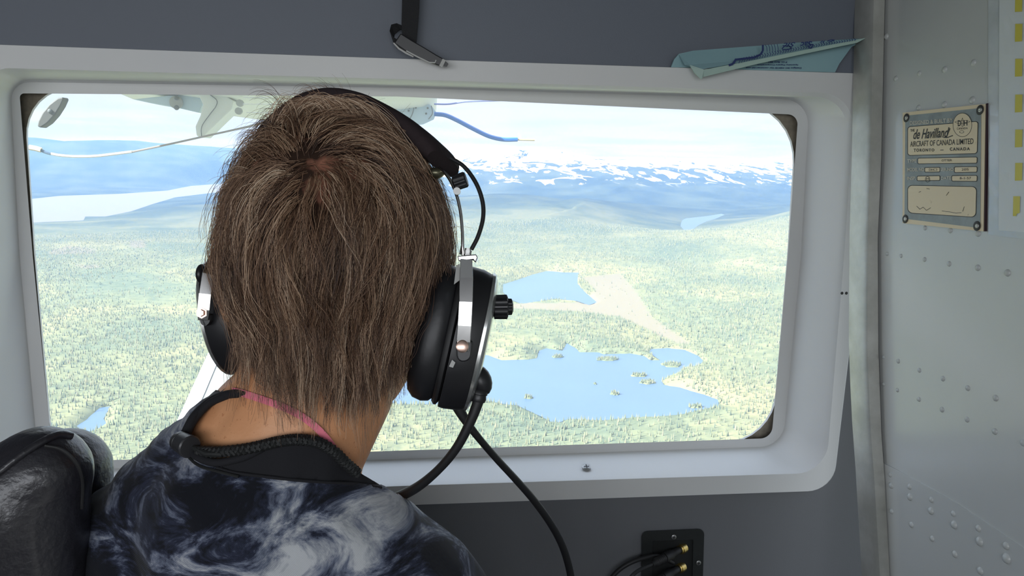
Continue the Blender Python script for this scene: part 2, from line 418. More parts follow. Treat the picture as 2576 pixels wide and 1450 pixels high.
fields = [[(392, 290, 24), (1028, 240, 24), (1020, 528, 24), (392, 546, 24)],
          [(484, 576, 10), (1020, 566, 10), (1018, 616, 10), (484, 622, 10)],
          [(548, 662, 6), (680, 660, 6), (680, 696, 6), (548, 698, 6)],
          [(818, 656, 10), (1020, 654, 10), (1018, 698, 10), (818, 702, 10)],
          [(478, 740, 8), (680, 736, 8), (680, 774, 8), (478, 776, 8)],
          [(794, 736, 10), (1020, 734, 10), (1018, 782, 10), (794, 780, 10)],
          [(392, 824, 40), (1014, 836, 40), (1008, 1110, 44), (392, 1070, 44)]]
for cs in fields:
    cxm = sum(c[0] for c in cs) / 4; cym = sum(c[1] for c in cs) / 4
    bo = MB(); bo.add(pring([(x + (6 if x > cxm else -6), y + (6 if y > cym else -6), r + 4) for x, y, r in cs], .0004), [tuple(range(28))]); o = bo.build('field_border', m_ink, plate, fix=False)
    fl = MB(); fl.add(pring(cs, .0006), [tuple(range(28))]); fl.build('field', m_cream, o, fix=False)
oval = [(888 + 88 * math.cos(a), 270 + 110 * math.sin(a)) for a in [2 * math.pi * k / 32 for k in range(32)]]
ov = MB(); ov.add([pp(x, y, .00064) for x, y in oval], [tuple(range(32))]); oo = ov.build('emblem_border', m_ink, plate, fix=False)
ov = MB(); ov.add([pp(888 + (x - 888) * .95, 270 + (y - 270) * .96, .00070) for x, y in oval], [tuple(range(32))]); ov.build('emblem', m_cream, oo, fix=False)
ink = MB(); li = .0008
def tq(x0, y0, x1, y1, x2, y2, x3, y3, lift=li): return [pp(x0, y0, lift), pp(x1, y1, lift), pp(x2, y2, lift), pp(x3, y3, lift)]
def stroke(mb, pts, w, lift=li):
    for (xa, ya), (xb, yb) in zip(pts, pts[1:]):
        d = math.hypot(xb - xa, yb - ya) or 1; nx, ny = -(yb - ya) / d * w, (xb - xa) / d * w
        mb.add([pp(xa + nx, ya + ny, lift), pp(xb + nx, yb + ny, lift), pp(xb - nx, yb - ny, lift), pp(xa - nx, ya - ny, lift)], [(0, 1, 2, 3)])
text_mb(ink, 'AIRCRAFT OF CANADA LIMITED', tq(412, 420, 990, 392, 988, 444, 412, 470), bold=.006)
text_mb(ink, 'TORONTO', tq(444, 487, 632, 485, 632, 512, 444, 516), bold=.03, spacing=1.3)
text_mb(ink, 'CANADA', tq(772, 476, 956, 474, 956, 502, 774, 506), bold=.03, spacing=1.3)
stroke(ink, [(686, 500), (716, 499)], 3)
text_mb(ink, 'THE', tq(414, 310, 452, 306, 452, 330, 414, 334), bold=.02)
text_mb(ink, 'de Havilland', tq(440, 312, 770, 290, 770, 382, 440, 402), shear=.45, bold=.02)
stroke(ink, [(715, 384), (750, 386), (800, 366)], 4); stroke(ink, [(742, 384), (775, 300)], 4)
text_mb(ink, 'D', tq(846, 228, 876, 228, 876, 280, 846, 282), bold=.03); text_mb(ink, 'H', tq(900, 228, 934, 226, 934, 276, 900, 278), bold=.03)
text_mb(ink, 'CANADA', tq(838, 294, 936, 290, 936, 308, 838, 314), bold=.02, spacing=1.2)
stroke(ink, [(888, 205), (896, 230), (894, 285), (884, 285), (880, 232), (888, 205)], 1.6)
stroke(ink, [(818, 244), (850, 232), (925, 230), (960, 240), (925, 254), (850, 258), (818, 244)], 1.6)
stroke(ink, [(862 + 20 * (1 - math.cos(a)), 334 - 11 * math.sin(a)) for a in [k * math.pi / 6 for k in range(13)]], 1.6)
text_mb(ink, 'OTTER', tq(698, 584, 792, 582, 792, 602, 698, 604)); text_mb(ink, 'DHC3', tq(584, 668, 656, 667, 656, 688, 584, 690))
text_mb(ink, '205', tq(880, 666, 944, 664, 944, 686, 880, 688)); text_mb(ink, '8-1-57', tq(864, 746, 966, 744, 966, 766, 864, 768))
stroke(ink, [(570 + 20 * math.cos(a), 766 + 26 * math.sin(a)) for a in [k * math.pi / 8 for k in range(17)]], 2); text_mb(ink, 'M', tq(558, 752, 582, 752, 582, 772, 558, 772))
for a in ([(470, 1010), (500, 1040), (530, 1020), (560, 1050), (600, 1025)], [(700, 1055), (760, 1062), (830, 1075), (880, 1070)], [(740, 915), (765, 880)], [(905, 1015), (890, 1060)], [(560, 850), (590, 856)], [(490, 885), (510, 876)]): stroke(ink, a, 2)
ink.build('dark_lettering', m_ink, plate, fix=False)
le = .0006; m_pl = mat('plate_light', (.6, .56, .46), .5)
def text_mb2(lt, *a, **k): text_mb(MB(), *a, **k).build('light_lettering', m_pl, plate, fix=False)
lt = None
text_mb2(lt, 'DESIGNED & BUILT BY', tq(410, 236, 800, 206, 800, 246, 410, 272, le), bold=.02)
text_mb2(lt, 'TYPE', tq(386, 584, 470, 582, 470, 612, 386, 616, le), bold=.02); text_mb2(lt, 'MODEL NO', tq(386, 662, 540, 660, 540, 692, 386, 694, le), bold=.02)
text_mb2(lt, 'SER.NO', tq(686, 662, 808, 660, 808, 690, 686, 692, le), bold=.02); text_mb2(lt, 'INSP.', tq(386, 742, 464, 740, 464, 770, 386, 774, le), bold=.02)
text_mb2(lt, 'DATE', tq(692, 742, 786, 738, 786, 768, 692, 772, le), bold=.02)
for x, y in ((380, 206), (1052, 134), (370, 1128), (1024, 1192)):
    b = MB().lathe(pp(x, y), (-1, 0, 0), [(0, .0048), (.0006, .0052), (.0010, .0046), (.0012, .003)], 18).build('screw', m_ink, plate, smooth=True)
    MB().lathe(pp(x, y, .0011), (-1, 0, 0), [(0, .0024), (.0010, .0021), (.0014, .0012), (.0010, .0001)], 14).build('screw_head', m_alu, b, smooth=True)

# ---------------------------------------------------------------- taped sheet with yellow marks
sheet = empty('taped_sheet', hx(2545, 330, XB), 'white sheet with yellow marks taped to the bulkhead beside the plate', 'sheet')
def hb(px, py, l=.0008): return hx(px, py, XB - l)
m_tape = mat('clear_tape', (.50, .54, .55), .18, noise=(9, (.62, .66, .68), .4, .62), bump=(24, .7, .003), coat=.6)
def patch(name, quad, m, l, nx=10, ny=26, amp=.0005, parent=sheet):
    tl, tr_, br, bl = quad; mb = MB(); V = []
    for j in range(ny + 1):
        for i in range(nx + 1):
            a, b = i / nx, j / ny
            x = (tl[0] * (1 - a) + tr_[0] * a) * (1 - b) + (bl[0] * (1 - a) + br[0] * a) * b
            y = (tl[1] * (1 - a) + tr_[1] * a) * (1 - b) + (bl[1] * (1 - a) + br[1] * a) * b
            V.append(hb(x, y, l + random.uniform(0, amp)))
    F = [(j * (nx + 1) + i, j * (nx + 1) + i + 1, (j + 1) * (nx + 1) + i + 1, (j + 1) * (nx + 1) + i) for j in range(ny) for i in range(nx)]
    return mb.add(V, F).build(name, m, parent, fix=False, smooth=False)
patch('clear_tape', [(2486, -60), (2640, -60), (2640, 610), (2486, 590)], m_tape, .0006)
patch('paper', [(2514, -60), (2640, -60), (2640, 590), (2512, 580)], mat('white_paper', (.66, .70, .71), .5), .0016)
for k, y in enumerate((-15, 60, 148, 238, 326, 410, 494)):
    pts = [(2554, y), (2572, y), (2571, y + 44), (2553, y + 45)]
    if k == 6: pts = [(2549, y), (2566, y), (2565, y + 42), (2558, y + 44), (2556, y + 50), (2548, y + 50)]
    MB().add([hb(a, b, .0024) for a, b in pts], [tuple(range(len(pts)))]).build('yellow_mark', mat('yellow_mark', (.62, .55, .08), .5), sheet, fix=False)

# ---------------------------------------------------------------- black strap with its buckle, hanging from above
YS = WY - .02
m_edge = mat('pale_edge', (.45, .45, .43), .5)
strap = empty('hanging_strap', hy(1030, 60, YS), 'black webbing strap with buckle hanging over the top of the window', 'strap')
sm_ = MB(); path = [(1036, -260), (1035, -60), (1033, 20), (1031, 60), (1030, 105), (1026, 128)]
hw = [22, 22, 22, 21, 18, 17]
R = []
for (x, y), h in zip(path, hw):
    a, b = hy(x - h, y, YS), hy(x + h, y, YS); R.append([a, b, b + Vector((0, .002, 0)), a + Vector((0, .002, 0))])
sm_.loft(R); sm_.build('webbing', m_webbing, strap)
loop = MB(); R = []
for (x, y, w, yy) in ((1016, 118, 22, -.004), (994, 108, 26, -.007), (984, 92, 26, -.006), (988, 74, 22, .0), (1002, 66, 14, .006), (1016, 70, 10, .008)):
    a, b = hy(x - 4, y - w * .55, YS + yy), hy(x + 5, y + w * .55, YS + yy); R.append([a, b, b + Vector((0, .003, 0)), a + Vector((0, .003, 0))])
loop.loft(R); loop.build('webbing_loop', m_webbing, strap)
def sbar(pts, ws, y0, th): # a flat bar traced along a line
    mb = MB(); R = []
    for i, (x, y) in enumerate(pts):
        a = pts[max(i - 1, 0)]; b = pts[min(i + 1, len(pts) - 1)]; d = math.hypot(b[0] - a[0], b[1] - a[1]); nx, ny = -(b[1] - a[1]) / d, (b[0] - a[0]) / d
        p, q = hy(x + nx * ws[i], y + ny * ws[i], y0), hy(x - nx * ws[i], y - ny * ws[i], y0)
        R.append([p, q, q + Vector((0, -th, 0)), p + Vector((0, -th, 0))])
    return mb.loft(R)
bkl = sbar([(1000, 98), (1030, 118), (1060, 134), (1092, 150), (1116, 161)], [15, 16, 15, 12, 10], YS - .004, .006).build('buckle', m_black, strap, bevel=.0012)
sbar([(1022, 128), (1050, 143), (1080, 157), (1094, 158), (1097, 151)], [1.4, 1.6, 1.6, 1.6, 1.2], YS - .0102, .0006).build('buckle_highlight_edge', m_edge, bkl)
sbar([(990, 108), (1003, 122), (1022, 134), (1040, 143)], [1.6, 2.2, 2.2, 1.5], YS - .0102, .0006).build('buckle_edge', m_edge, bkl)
sbar([(1109, 157), (1117, 161)], [10, 10], YS - .0101, .001).build('end_band', m_edge, strap)
sbar([(1117, 160), (1126, 165)], [7, 4], YS - .006, .003).build('strap_tip', m_black, strap)

# ---------------------------------------------------------------- pale blue paper bag tucked above the surround
m_bag = mat('pale_blue_paper', (.24, .40, .44), .5, noise=(14, (.28, .45, .48), .3, .7))
m_bagl = mat('pale_green_paper', (.38, .52, .46), .5)
m_bagp = mat('navy_print', (.012, .03, .13), .5)
bag = empty('paper_bag', hy(1930, 150, WY - .02), 'pale blue folded paper sick bag tucked above the window surround', 'bag')
def bp(x, y, Y=0): return hy(1640 + x / 4.265, 60 + y / 4.265, WY - Y)
bm_ = MB(); rear = [(205, 466), (240, 380), (290, 322), (440, 288), (1180, 232), (1450, 208), (2300, 150), (2255, 190), (2140, 250), (2060, 360), (2010, 430), (1965, 520), (1100, 495), (560, 470)]
bm_.prism([bp(x, y, .010) for x, y in rear], (0, .003, 0)); bm_.build('rear_leaf', m_bag, bag)
ft = MB(); top = [(290, 330), (440, 290), (1180, 234), (1450, 208), (2290, 152)]; mid_ = [(350, 440), (410, 440), (1180, 390), (1450, 330), (2290, 158)]
lowf = [(420, 470), (560, 500), (1130, 400), (1460, 335), (2296, 160)]
ft.add([bp(x, y, .012) for x, y in top] + [bp(x, y, .022) for x, y in mid_], [(i, i + 1, i + 6, i + 5) for i in range(4)])
ft.add([bp(x, y, .022) for x, y in mid_] + [bp(x, y - 6, .030) for x, y in [(535, 500), (560, 490), (1160, 385), (1460, 325), (2296, 158)]], [(i, i + 1, i + 6, i + 5) for i in range(4)])
ft.build('front_leaf', m_bag, bag, fix=False)
ede = MB(); ede.prism([bp(x, y, .031) for x, y in [(560, 492), (1160, 378), (1700, 268), (2300, 150), (2200, 204), (1700, 308), (1130, 430), (545, 572)]], (0, .002, 0)); ede.build('folded_edge', m_bagl, bag)
MB().prism([bp(405, 440, .024), bp(560, 492, .031), bp(548, 575, .031), bp(530, 592, .031), bp(460, 530, .027)], (0, .002, 0)).build('folded_corner', m_bagl, bag)
pr = MB()
def bstroke(pts, w, Y):
    for (xa, ya), (xb, yb) in zip(pts, pts[1:]):
        d = math.hypot(xb - xa, yb - ya) or 1; nx, ny = -(yb - ya) / d * w, (xb - xa) / d * w
        pr.add([bp(xa + nx, ya + ny, Y), bp(xb + nx, yb + ny, Y), bp(xb - nx, yb - ny, Y), bp(xa - nx, ya - ny, Y)], [(0, 1, 2, 3)])
bstroke([(1190, 226), (1190, 290), (1165, 330), (1100, 360), (900, 384)], 11, .033)
bstroke([(905, 376), (870, 430), (825, 446)], 12, .0334)
for k in range(5): bstroke([(1215 + k * 32, 224 - k * 2), (1232 + k * 30, 250), (1236 + k * 30, 300)], 3, .0325)
for k in range(46):
    f_ = k / 45; x = 930 + f_ * 1240; y = 388 - f_ * 222 - 16 * math.sin(f_ * 3.1)
    bstroke([(x, y - 16 * (1 - .6 * f_)), (x + 16, y + 6), (x - 6 + 8, y + 36 * (1 - .6 * f_))], 3.2, .0335)
def bq(x0, y0, x1, y1, h, Y=.0130): return [bp(x0, y0, Y), bp(x1, y1, Y), bp(x1, y1 + h, Y), bp(x0, y0 + h, Y)]
def flip(q): return [q[2], q[3], q[0], q[1]]
text_mb(pr, 'Sac', flip(bq(1590, 196, 1720, 184, 60, .033)), shear=.3, bold=.03); text_mb(pr, 'Sic', flip(bq(1400, 206, 1540, 196, 50, .033)), shear=.4, bold=.02)
bstroke([(1395, 270), (1420, 240), (1470, 236), (1500, 262), (1460, 276), (1400, 278)], 6, .033)
bstroke([(1690, 186), (1690, 220), (1730, 222), (1712, 262), (1680, 256)], 6, .0332)
text_mb(pr, 'Air', flip(bq(1800, 182, 1860, 176, 32, .0335)), shear=.3, bold=.03); bstroke([(1880, 186), (1930, 170), (1960, 176), (1900, 194)], 5, .0335)
pr.build('handwritten_print', m_bagp, bag, fix=False); pr = MB()
text_mb(pr, 'P.O. Box 801', flip(bq(1250, 402, 1450, 402, 18)), bold=.03)
text_mb(pr, 'Specialty Papers Corporation', flip(bq(1130, 430, 1570, 430, 18)), bold=.03)
text_mb(pr, 'Designs BC ABCD for commercial use', flip(bq(1010, 460, 1605, 462, 20)), bold=.03)
pr.build('small_print', m_bagp, bag, fix=False)

# ---------------------------------------------------------------- headset jack panel
YJ = WY - .001
jack = empty('jack_panel', hy(1690, 1420, YJ), 'black recessed headset jack panel with two plugs below the window', 'jack panel')
def jp(x, y, d=0): return hy(1380 + x / 4.155, 1200 + y / 4.155, YJ - d)
outp = [(972, 575, 62), (1628, 545, 66), (1600, 1500, 60), (965, 1530, 60)]
inp = [(1088, 672, 8), (1512, 658, 8), (1500, 1400, 8), (1078, 1420, 8)]
o1 = [jp(x, y, 0) for x, y in outline(outp)]; o2 = [jp(x, y, .003) for x, y in outline(outp)]; i1 = [jp(x, y, .003) for x, y in outline(inp)]; i2 = [jp(x, y, -.0) for x, y in outline(inp)]
m_jack = mat('jack_black', (.016, .018, .018), .45, noise=(400, (.03, .033, .03), .6, .8))
j_ = MB(); j_.loft([o1, o2, i1, i2], cap=False); j_.build('face_plate', m_jack, jack, fix=False)
j_ = MB(); j_.add([p + Vector((0, -.0008, 0)) for p in i2], [tuple(range(len(i2)))]); j_.build('recess_plate', mat('jack_recess', (.006, .007, .007), .6), jack, fix=False)
for x, y in ((1308, 630), (1566, 900)): disc_screw('screw', jp(x, y, .0035), (0, -1, 0), .0036, m_steel, jack, .0015)
dirp = (jp(990, 960, .045) - jp(1400, 745, .0)).normalized()
for (x, y, w_) in ((1400, 750, 0), (1385, 948, 1)):
    c = jp(x, y, .001)
    MB().lathe(c, dirp, [(-.004, .0072), (.004, .0072), (.004, .0062), (.007, .0062), (.007, .0001)], 20).build('jack_nut', m_brass, jack, smooth=True)
    pg = MB().lathe(c, dirp, [(.006, .0048), (.022, .0052), (.024, .0066), (.040, .0068)] + [(.040 + .0016 * k, .0066 if k % 2 else .0056) for k in range(12)] + [(.062, .004), (.066, .003), (.066, .0001)], 20).build('plug', m_rubber, jack, smooth=True)
    e = c + dirp * .064
    if w_ == 0: cb = spline([e, jp(900, 1010, .05), jp(780, 1180, .055), jp(600, 1500, .06)])
    else: cb = spline([e, jp(980, 1170, .05), jp(880, 1400, .06)])
    MB().tube(cb, .0026).build('plug_cord', m_rubber, pg, smooth=True)
MB().tube(spline([jp(1300, 900, .001), jp(1150, 830, .012), jp(960, 860, .018), jp(800, 930, .02), jp(680, 1030, .02), jp(560, 1200, .02)]), .0032).build('loose_cord', m_rubber, jack, smooth=True)

# ================================================================== OUTSIDE: wing, strut, floats of the wing
# airfoil section seen end on: leading edge at the right
YT = 5.0
wing = empty('aircraft_wing', hy(720, 300, YT), 'white and pale blue aircraft wing seen end-on through the top of the window', 'wing')
prof = [(335, 250), (380, 243), (500, 236), (640, 230), (800, 226), (930, 228), (1000, 236), (1060, 252), (1088, 268), (1097, 284), (1090, 300), (1065, 311), (1020, 317), (960, 318), (860, 318), (760, 314), (640, 300), (500, 280), (400, 262)]
def sec(Y, grow=1.0, lift=0.0):
    out = []
    for x, y in prof:
        p = hy(x, y, YT); p.y = Y; p.z += lift; out.append(p)
    return out
MB().loft([sec(YT, 1), sec(4.4, 1, .05), sec(3.2, 1, .14)]).build('wing_panel', m_wing, wing, smooth=True)
tipc = [p for p in sec(YT)]
nose = [i for i, (x, y) in enumerate(prof)]
def wp(x, y, Y): return hy(x, y, Y)
# blue tip cap, with panel lines, at the forward end
capp = [(930, 229), (1000, 237), (1060, 253), (1088, 269), (1098, 284), (1091, 301), (1065, 313), (1020, 320), (965, 321), (900, 320), (888, 262), (900, 235)]
a_ = [wp(x, y, YT - .62) for x, y in capp]; b_ = [wp(x, y, YT - .72) for x, y in capp]
MB().loft([a_, b_]).build('wing_tip_cap', m_wingtip, wing, smooth=False)
def wl(pts, w, name, m=m_line, Y=YT - .73, par=wing, th=.01):
    mb = MB(); mb.tube(spline([wp(x, y, Y) for x, y in pts], 5), w * Y / FPX, 6); return mb.build(name, m, par)
wl([(987, 250), (987, 316)], .9, 'panel_seam'); wl([(1030, 246), (1040, 262), (1038, 285), (1020, 318)], 1.0, 'panel_seam')
wl([(940, 262), (955, 252), (972, 258), (975, 275), (965, 292), (945, 290), (935, 276), (940, 262)], .8, 'panel_seam')
wl([(1085, 266), (1088, 285), (1078, 300)], 1.0, 'panel_seam')
for x, y in ((955, 262), (955, 270), (955, 278), (1026, 262), (1030, 271), (1028, 279), (996, 262), (996, 280), (1046, 271), (1076, 272), (1072, 286), (984, 289)):
    MB().lathe(wp(x, y, YT - .725), (0, -1, 0), [(0, .006), (.004, .006), (.004, .0001)], 8).build('fastener', m_line, wing)
# flap track bracket hanging below the trailing half
brk = MB(); brk.prism([wp(x, y, 4.1) for x, y in [(496, 233), (560, 236), (588, 255), (583, 275), (565, 292), (508, 347), (494, 342), (491, 318), (504, 290), (510, 262)]], (0, .16, 0))
bo_ = brk.build('flap_bracket', mat('bracket_paint', (.82, .85, .81), .5), wing, bevel=.006)
wl([(525, 236), (545, 252), (543, 268), (528, 288), (508, 318), (507, 345)], 1.0, 'bracket_edge', Y=4.09)
fpl = MB(); fpl.prism([wp(x, y, 4.3) for x, y in [(334, 250), (420, 241), (505, 238), (510, 262), (500, 284), (440, 270), (380, 260)]], (0, .2, 0)); fpl.build('flap', m_wingtip, wing, bevel=.004)
hg = MB().lathe(wp(444, 258, 4.29), (0, -1, 0), [(0, .035), (.01, .035), (.01, .001)], 18, sy=1.0).build('flap_hinge', mat('hinge_grey', (.44, .46, .44), .5), wing)
for x, y in ((444, 246), (444, 271)): MB().ball(wp(x, y, 4.26), .014, n=10).build('hinge_bolt', m_line, hg)
for x, y in ((605, 260), (602, 280)): MB().lathe(wp(x, y, 4.0), (0, -1, 0), [(0, .018), (.02, .018), (.02, .001)], 14).build('bracket_bolt', mat('hinge_grey', (.3, .3, .3)), wing)
for s_ in ([(610, 262), (690, 262)], [(620, 283), (700, 285)], [(612, 245), (680, 246)]): wl(s_, .6, 'panel_seam', Y=3.15)
# brace line and pitot tubes
wl([(330, 383), (430, 362), (520, 342), (610, 322), (700, 300)], 2.3, 'brace_rod', mat('rod_grey', (.36, .33, .30), .6), Y=3.9)
wl([(124, 386), (150, 391), (190, 394), (240, 393), (285, 388), (332, 382)], 3.0, 'brace_rod_sleeve', mat('sleeve_white', (.8, .76, .68), .5), Y=3.9)
wl([(102, 378), (114, 383), (128, 387)], 3.5, 'brace_rod_joint', mat('joint_blue', (.12, .2, .3), .4), Y=3.9)
wl([(74, 371), (90, 374), (104, 378)], 6, 'brace_rod_end', mat('end_cream', (.85, .78, .62), .5), Y=3.9)
pit = wl([(1092, 287), (1120, 290), (1150, 303), (1190, 324), (1230, 343), (1265, 351), (1302, 351)], 5.2, 'pitot_tube', m_bluetube, Y=4.2)
wl([(1298, 351), (1345, 352)], 3.0, 'pitot_tip', m_tan, Y=4.2, par=pit)
wl([(1312, 351), (1308, 342), (1304, 336)], 2.6, 'pitot_fin', mat('fin_cream', (.85, .82, .74), .5), Y=4.2, par=pit)
wl([(1092, 262), (1130, 262), (1170, 256), (1215, 254), (1300, 252)], 2.0, 'upper_tube', mat('tube_violet', (.25, .3, .62), .5), Y=4.2)
fn = MB(); fn.prism([wp(x, y, 3.4) for x, y in [(93, 318), (96, 304), (106, 284), (124, 262), (144, 247), (158, 244), (160, 250), (152, 268), (138, 290), (120, 310), (102, 322)]], (0, .05, 0))
fno = fn.build('aileron_counterweight', mat('vane_paint', (.10, .11, .10), .6), bevel=.006); tag(fno, 'small pale green leaf-shaped vane outside the top left window corner', 'vane')
MB().ball(wp(126, 280, 3.40), .010, n=10).build('fastener', m_line, fno)
# the lift strut, from low left up to the wing behind the head
st = MB(); st.loft([[at(x0, y, d), at(x1, y, d), at(x1 + 6, y, d + .05), at(x0 + 6, y, d + .05)] for x0, x1, y, d in ((405, 560, 1150, 1.75), (478, 640, 990, 2.0), (529, 690, 880, 2.2), (780, 900, 330, 3.6))])
sto = st.build('wing_strut', m_strut, bevel=.004); tag(sto, 'white lift strut rising outside the window behind the neck', 'strut')
se = MB(); se.loft([[at(x0, y, d - .004), at(x1, y, d - .004), at(x1, y, d + .002), at(x0, y, d + .002)] for x0, x1, y, d in ((404, 442, 1150, 1.75), (477, 514, 990, 2.0), (528, 560, 880, 2.2), (779, 806, 330, 3.6))])  # lighter strip paints in the sunlit left side of the strut
se.build('strut_sunlit_strip', mat('sunlit_strut_white', (.6, .6, .62), .4), sto)

# ================================================================== LANDSCAPE
G = -450.0
def gpt(px, py, z=G):
    p = hz(px, py, z); return p
lakes_px = {
 'big': [(960, 1010), (940, 950), (1010, 905), (1150, 893), (1227, 894), (1262, 907), (1330, 905), (1351, 902), (1356, 883), (1373, 877), (1415, 883), (1426, 864), (1449, 877), (1458, 887), (1505, 887), (1518, 892), (1586, 890), (1620, 896), (1637, 907), (1661, 907), (1633, 888), (1637, 879), (1680, 876), (1723, 881), (1757, 896), (1770, 909), (1753, 922), (1723, 924), (1710, 937), (1680, 947), (1665, 960), (1671, 969), (1710, 975), (1744, 986), (1774, 994), (1808, 1007), (1808, 1022), (1757, 1033), (1714, 1043), (1663, 1048), (1603, 1050), (1518, 1058), (1454, 1056), (1428, 1055), (1405, 1065), (1385, 1061), (1364, 1050), (1304, 1022), (1274, 1018), (1227, 1009), (1168, 1006), (1125, 1018), (1010, 1018)],
 'mid': [(1265, 716), (1298, 706), (1341, 691), (1377, 682), (1420, 686), (1456, 686), (1452, 713), (1470, 734), (1502, 761), (1481, 768), (1452, 758), (1398, 752), (1355, 758), (1312, 765), (1280, 752), (1265, 734)],
 'far': [(1714, 556), (1724, 550), (1750, 547), (1785, 543), (1815, 538), (1822, 541), (1800, 551), (1778, 557), (1757, 567), (1740, 579), (1726, 586), (1720, 578), (1712, 570)],
 'small': [(277, 1023), (252, 1026), (237, 1038), (214, 1059), (190, 1072), (215, 1092), (246, 1080), (268, 1067), (261, 1054)],
 'inlet': [(-200, 508), (40, 505), (150, 493), (300, 488), (420, 480), (480, 468), (560, 462), (760, 452), (760, 470), (600, 478), (520, 487), (440, 497), (380, 515), (330, 532), (265, 545), (215, 545), (210, 555), (90, 560), (-200, 566)],
}
lakes = {k: [gpt(x, y) for x, y in v] for k, v in lakes_px.items()}
meadow = [gpt(x, y) for x, y in [(1245, 775), (1330, 763), (1450, 765), (1500, 735), (1465, 700), (1560, 690), (1600, 735), (1640, 800), (1740, 870), (1700, 865), (1560, 800), (1450, 785), (1330, 780)]]
clear = [[gpt(x, y) for x, y in q] for q in ([(130, 655), (240, 650), (235, 640), (170, 632), (125, 645)], [(320, 618), (362, 617), (362, 636), (335, 637)], [(195, 680), (255, 682), (245, 688), (200, 687)])]
def inpoly(X, Y, poly, grow=0.0):
    c = np.zeros(X.shape, bool); P = [(p.x, p.y) for p in poly]
    for (xa, ya), (xb, yb) in zip(P, P[1:] + P[:1]):
        with np.errstate(divide='ignore', invalid='ignore'):
            k = ((ya > Y) != (yb > Y)) & (X < (xb - xa) * (Y - ya) / (yb - ya) + xa)
        c ^= k
    return c
def polydist(X, Y, P, closed=True):
    """distance to the polyline and the value along it"""
    best = np.full(X.shape, 1e18); val = np.zeros(X.shape)
    Q = P[1:] + (P[:1] if closed else []); 
    for a, b in zip(P[:len(Q)], Q):
        dx, dy = b[0] - a[0], b[1] - a[1]; L = dx * dx + dy * dy + 1e-9
        t = np.clip(((X - a[0]) * dx + (Y - a[1]) * dy) / L, 0, 1)
        d = (X - a[0] - t * dx) ** 2 + (Y - a[1] - t * dy) ** 2
        m = d < best; best = np.where(m, d, best)
        if len(a) > 2: val = np.where(m, a[2] + (b[2] - a[2]) * t, val)
    return np.sqrt(best), val
def vnoise(X, Y, s, seed):
    r = np.random.default_rng(seed); T = r.random((64, 64)); x = X / s; y = Y / s
    xi = np.floor(x).astype(int); yi = np.floor(y).astype(int); fx = x - xi; fy = y - yi
    fx = fx * fx * (3 - 2 * fx); fy = fy * fy * (3 - 2 * fy)
    g = lambda i, j: T[(xi + i) % 64, (yi + j) % 64]
    return (g(0, 0) * (1 - fx) + g(1, 0) * fx) * (1 - fy) + (g(0, 1) * (1 - fx) + g(1, 1) * fx) * fy
def fbm(X, Y, s, seed, o=4):
    return sum(vnoise(X, Y, s / 2 ** k, seed + k) / 2 ** k for k in range(o)) / 1.9
def ridge_px(pts, dist):
    """crest: pixels with a forward distance each -> x, y, height"""
    out = []
    for (px, py, d) in pts:
        p = hy(px, py, d); out.append((p.x, p.y, p.z - G))
    return out
ridges = [
 (ridge_px([(1160, 405, 12500), (1250, 385, 12000), (1330, 373, 12000), (1400, 382, 11800), (1460, 396, 11500), (1560, 405, 11200), (1660, 402, 11500), (1720, 418, 12000), (1860, 402, 13500), (1990, 415, 13500), (2150, 412, 13000), (2400, 400, 13000)], 0), 4300, 1.0, 260),
 (ridge_px([(1140, 402, 17000), (1400, 392, 17000), (1700, 402, 17000), (2000, 404, 17000), (2300, 405, 17000)], 0), 3500, 1.0, 300),
 (ridge_px([(-300, 345, 15000), (80, 348, 14500), (160, 358, 14500), (250, 356, 14500), (330, 358, 15000), (420, 366, 15500), (540, 372, 16000), (700, 385, 16000), (1000, 400, 16000), (1160, 402, 16500)], 0), 4200, 1.0, 160),
 (ridge_px([(1160, 505, 6200), (1250, 498, 6200), (1330, 512, 6000), (1400, 520, 5800), (1470, 508, 5800), (1560, 512, 5600), (1640, 530, 5300)], 0), 2200, 1.0, 90),
 (ridge_px([(1440, 470, 8800), (1560, 455, 8800), (1650, 470, 8600), (1700, 520, 8200)], 0), 1500, 1.0, 100),
 (ridge_px([(2250, 500, 4300), (2050, 540, 4000), (1980, 570, 3800), (1880, 600, 3600), (1780, 630, 3400), (1700, 655, 3250), (1640, 690, 3100)], 0), 1750, 1.0, 40),
 (ridge_px([(2300, 505, 6600), (2000, 520, 6400), (1850, 545, 6100), (1780, 575, 5700)], 0), 900, 1.0, 60),
 (ridge_px([(-100, 590, 5200), (200, 578, 5200), (420, 545, 5600), (560, 520, 6000), (760, 515, 6400)], 0), 900, .8, 50),
]
na, nr = 520, 620
ang = np.radians(np.linspace(-62, 62, na)); rad = np.concatenate([np.geomspace(300, 5000, 380), np.geomspace(5040, 30000, nr - 380)])
A, Rr = np.meshgrid(ang, rad); X = np.sin(A) * Rr; Y = np.cos(A) * Rr
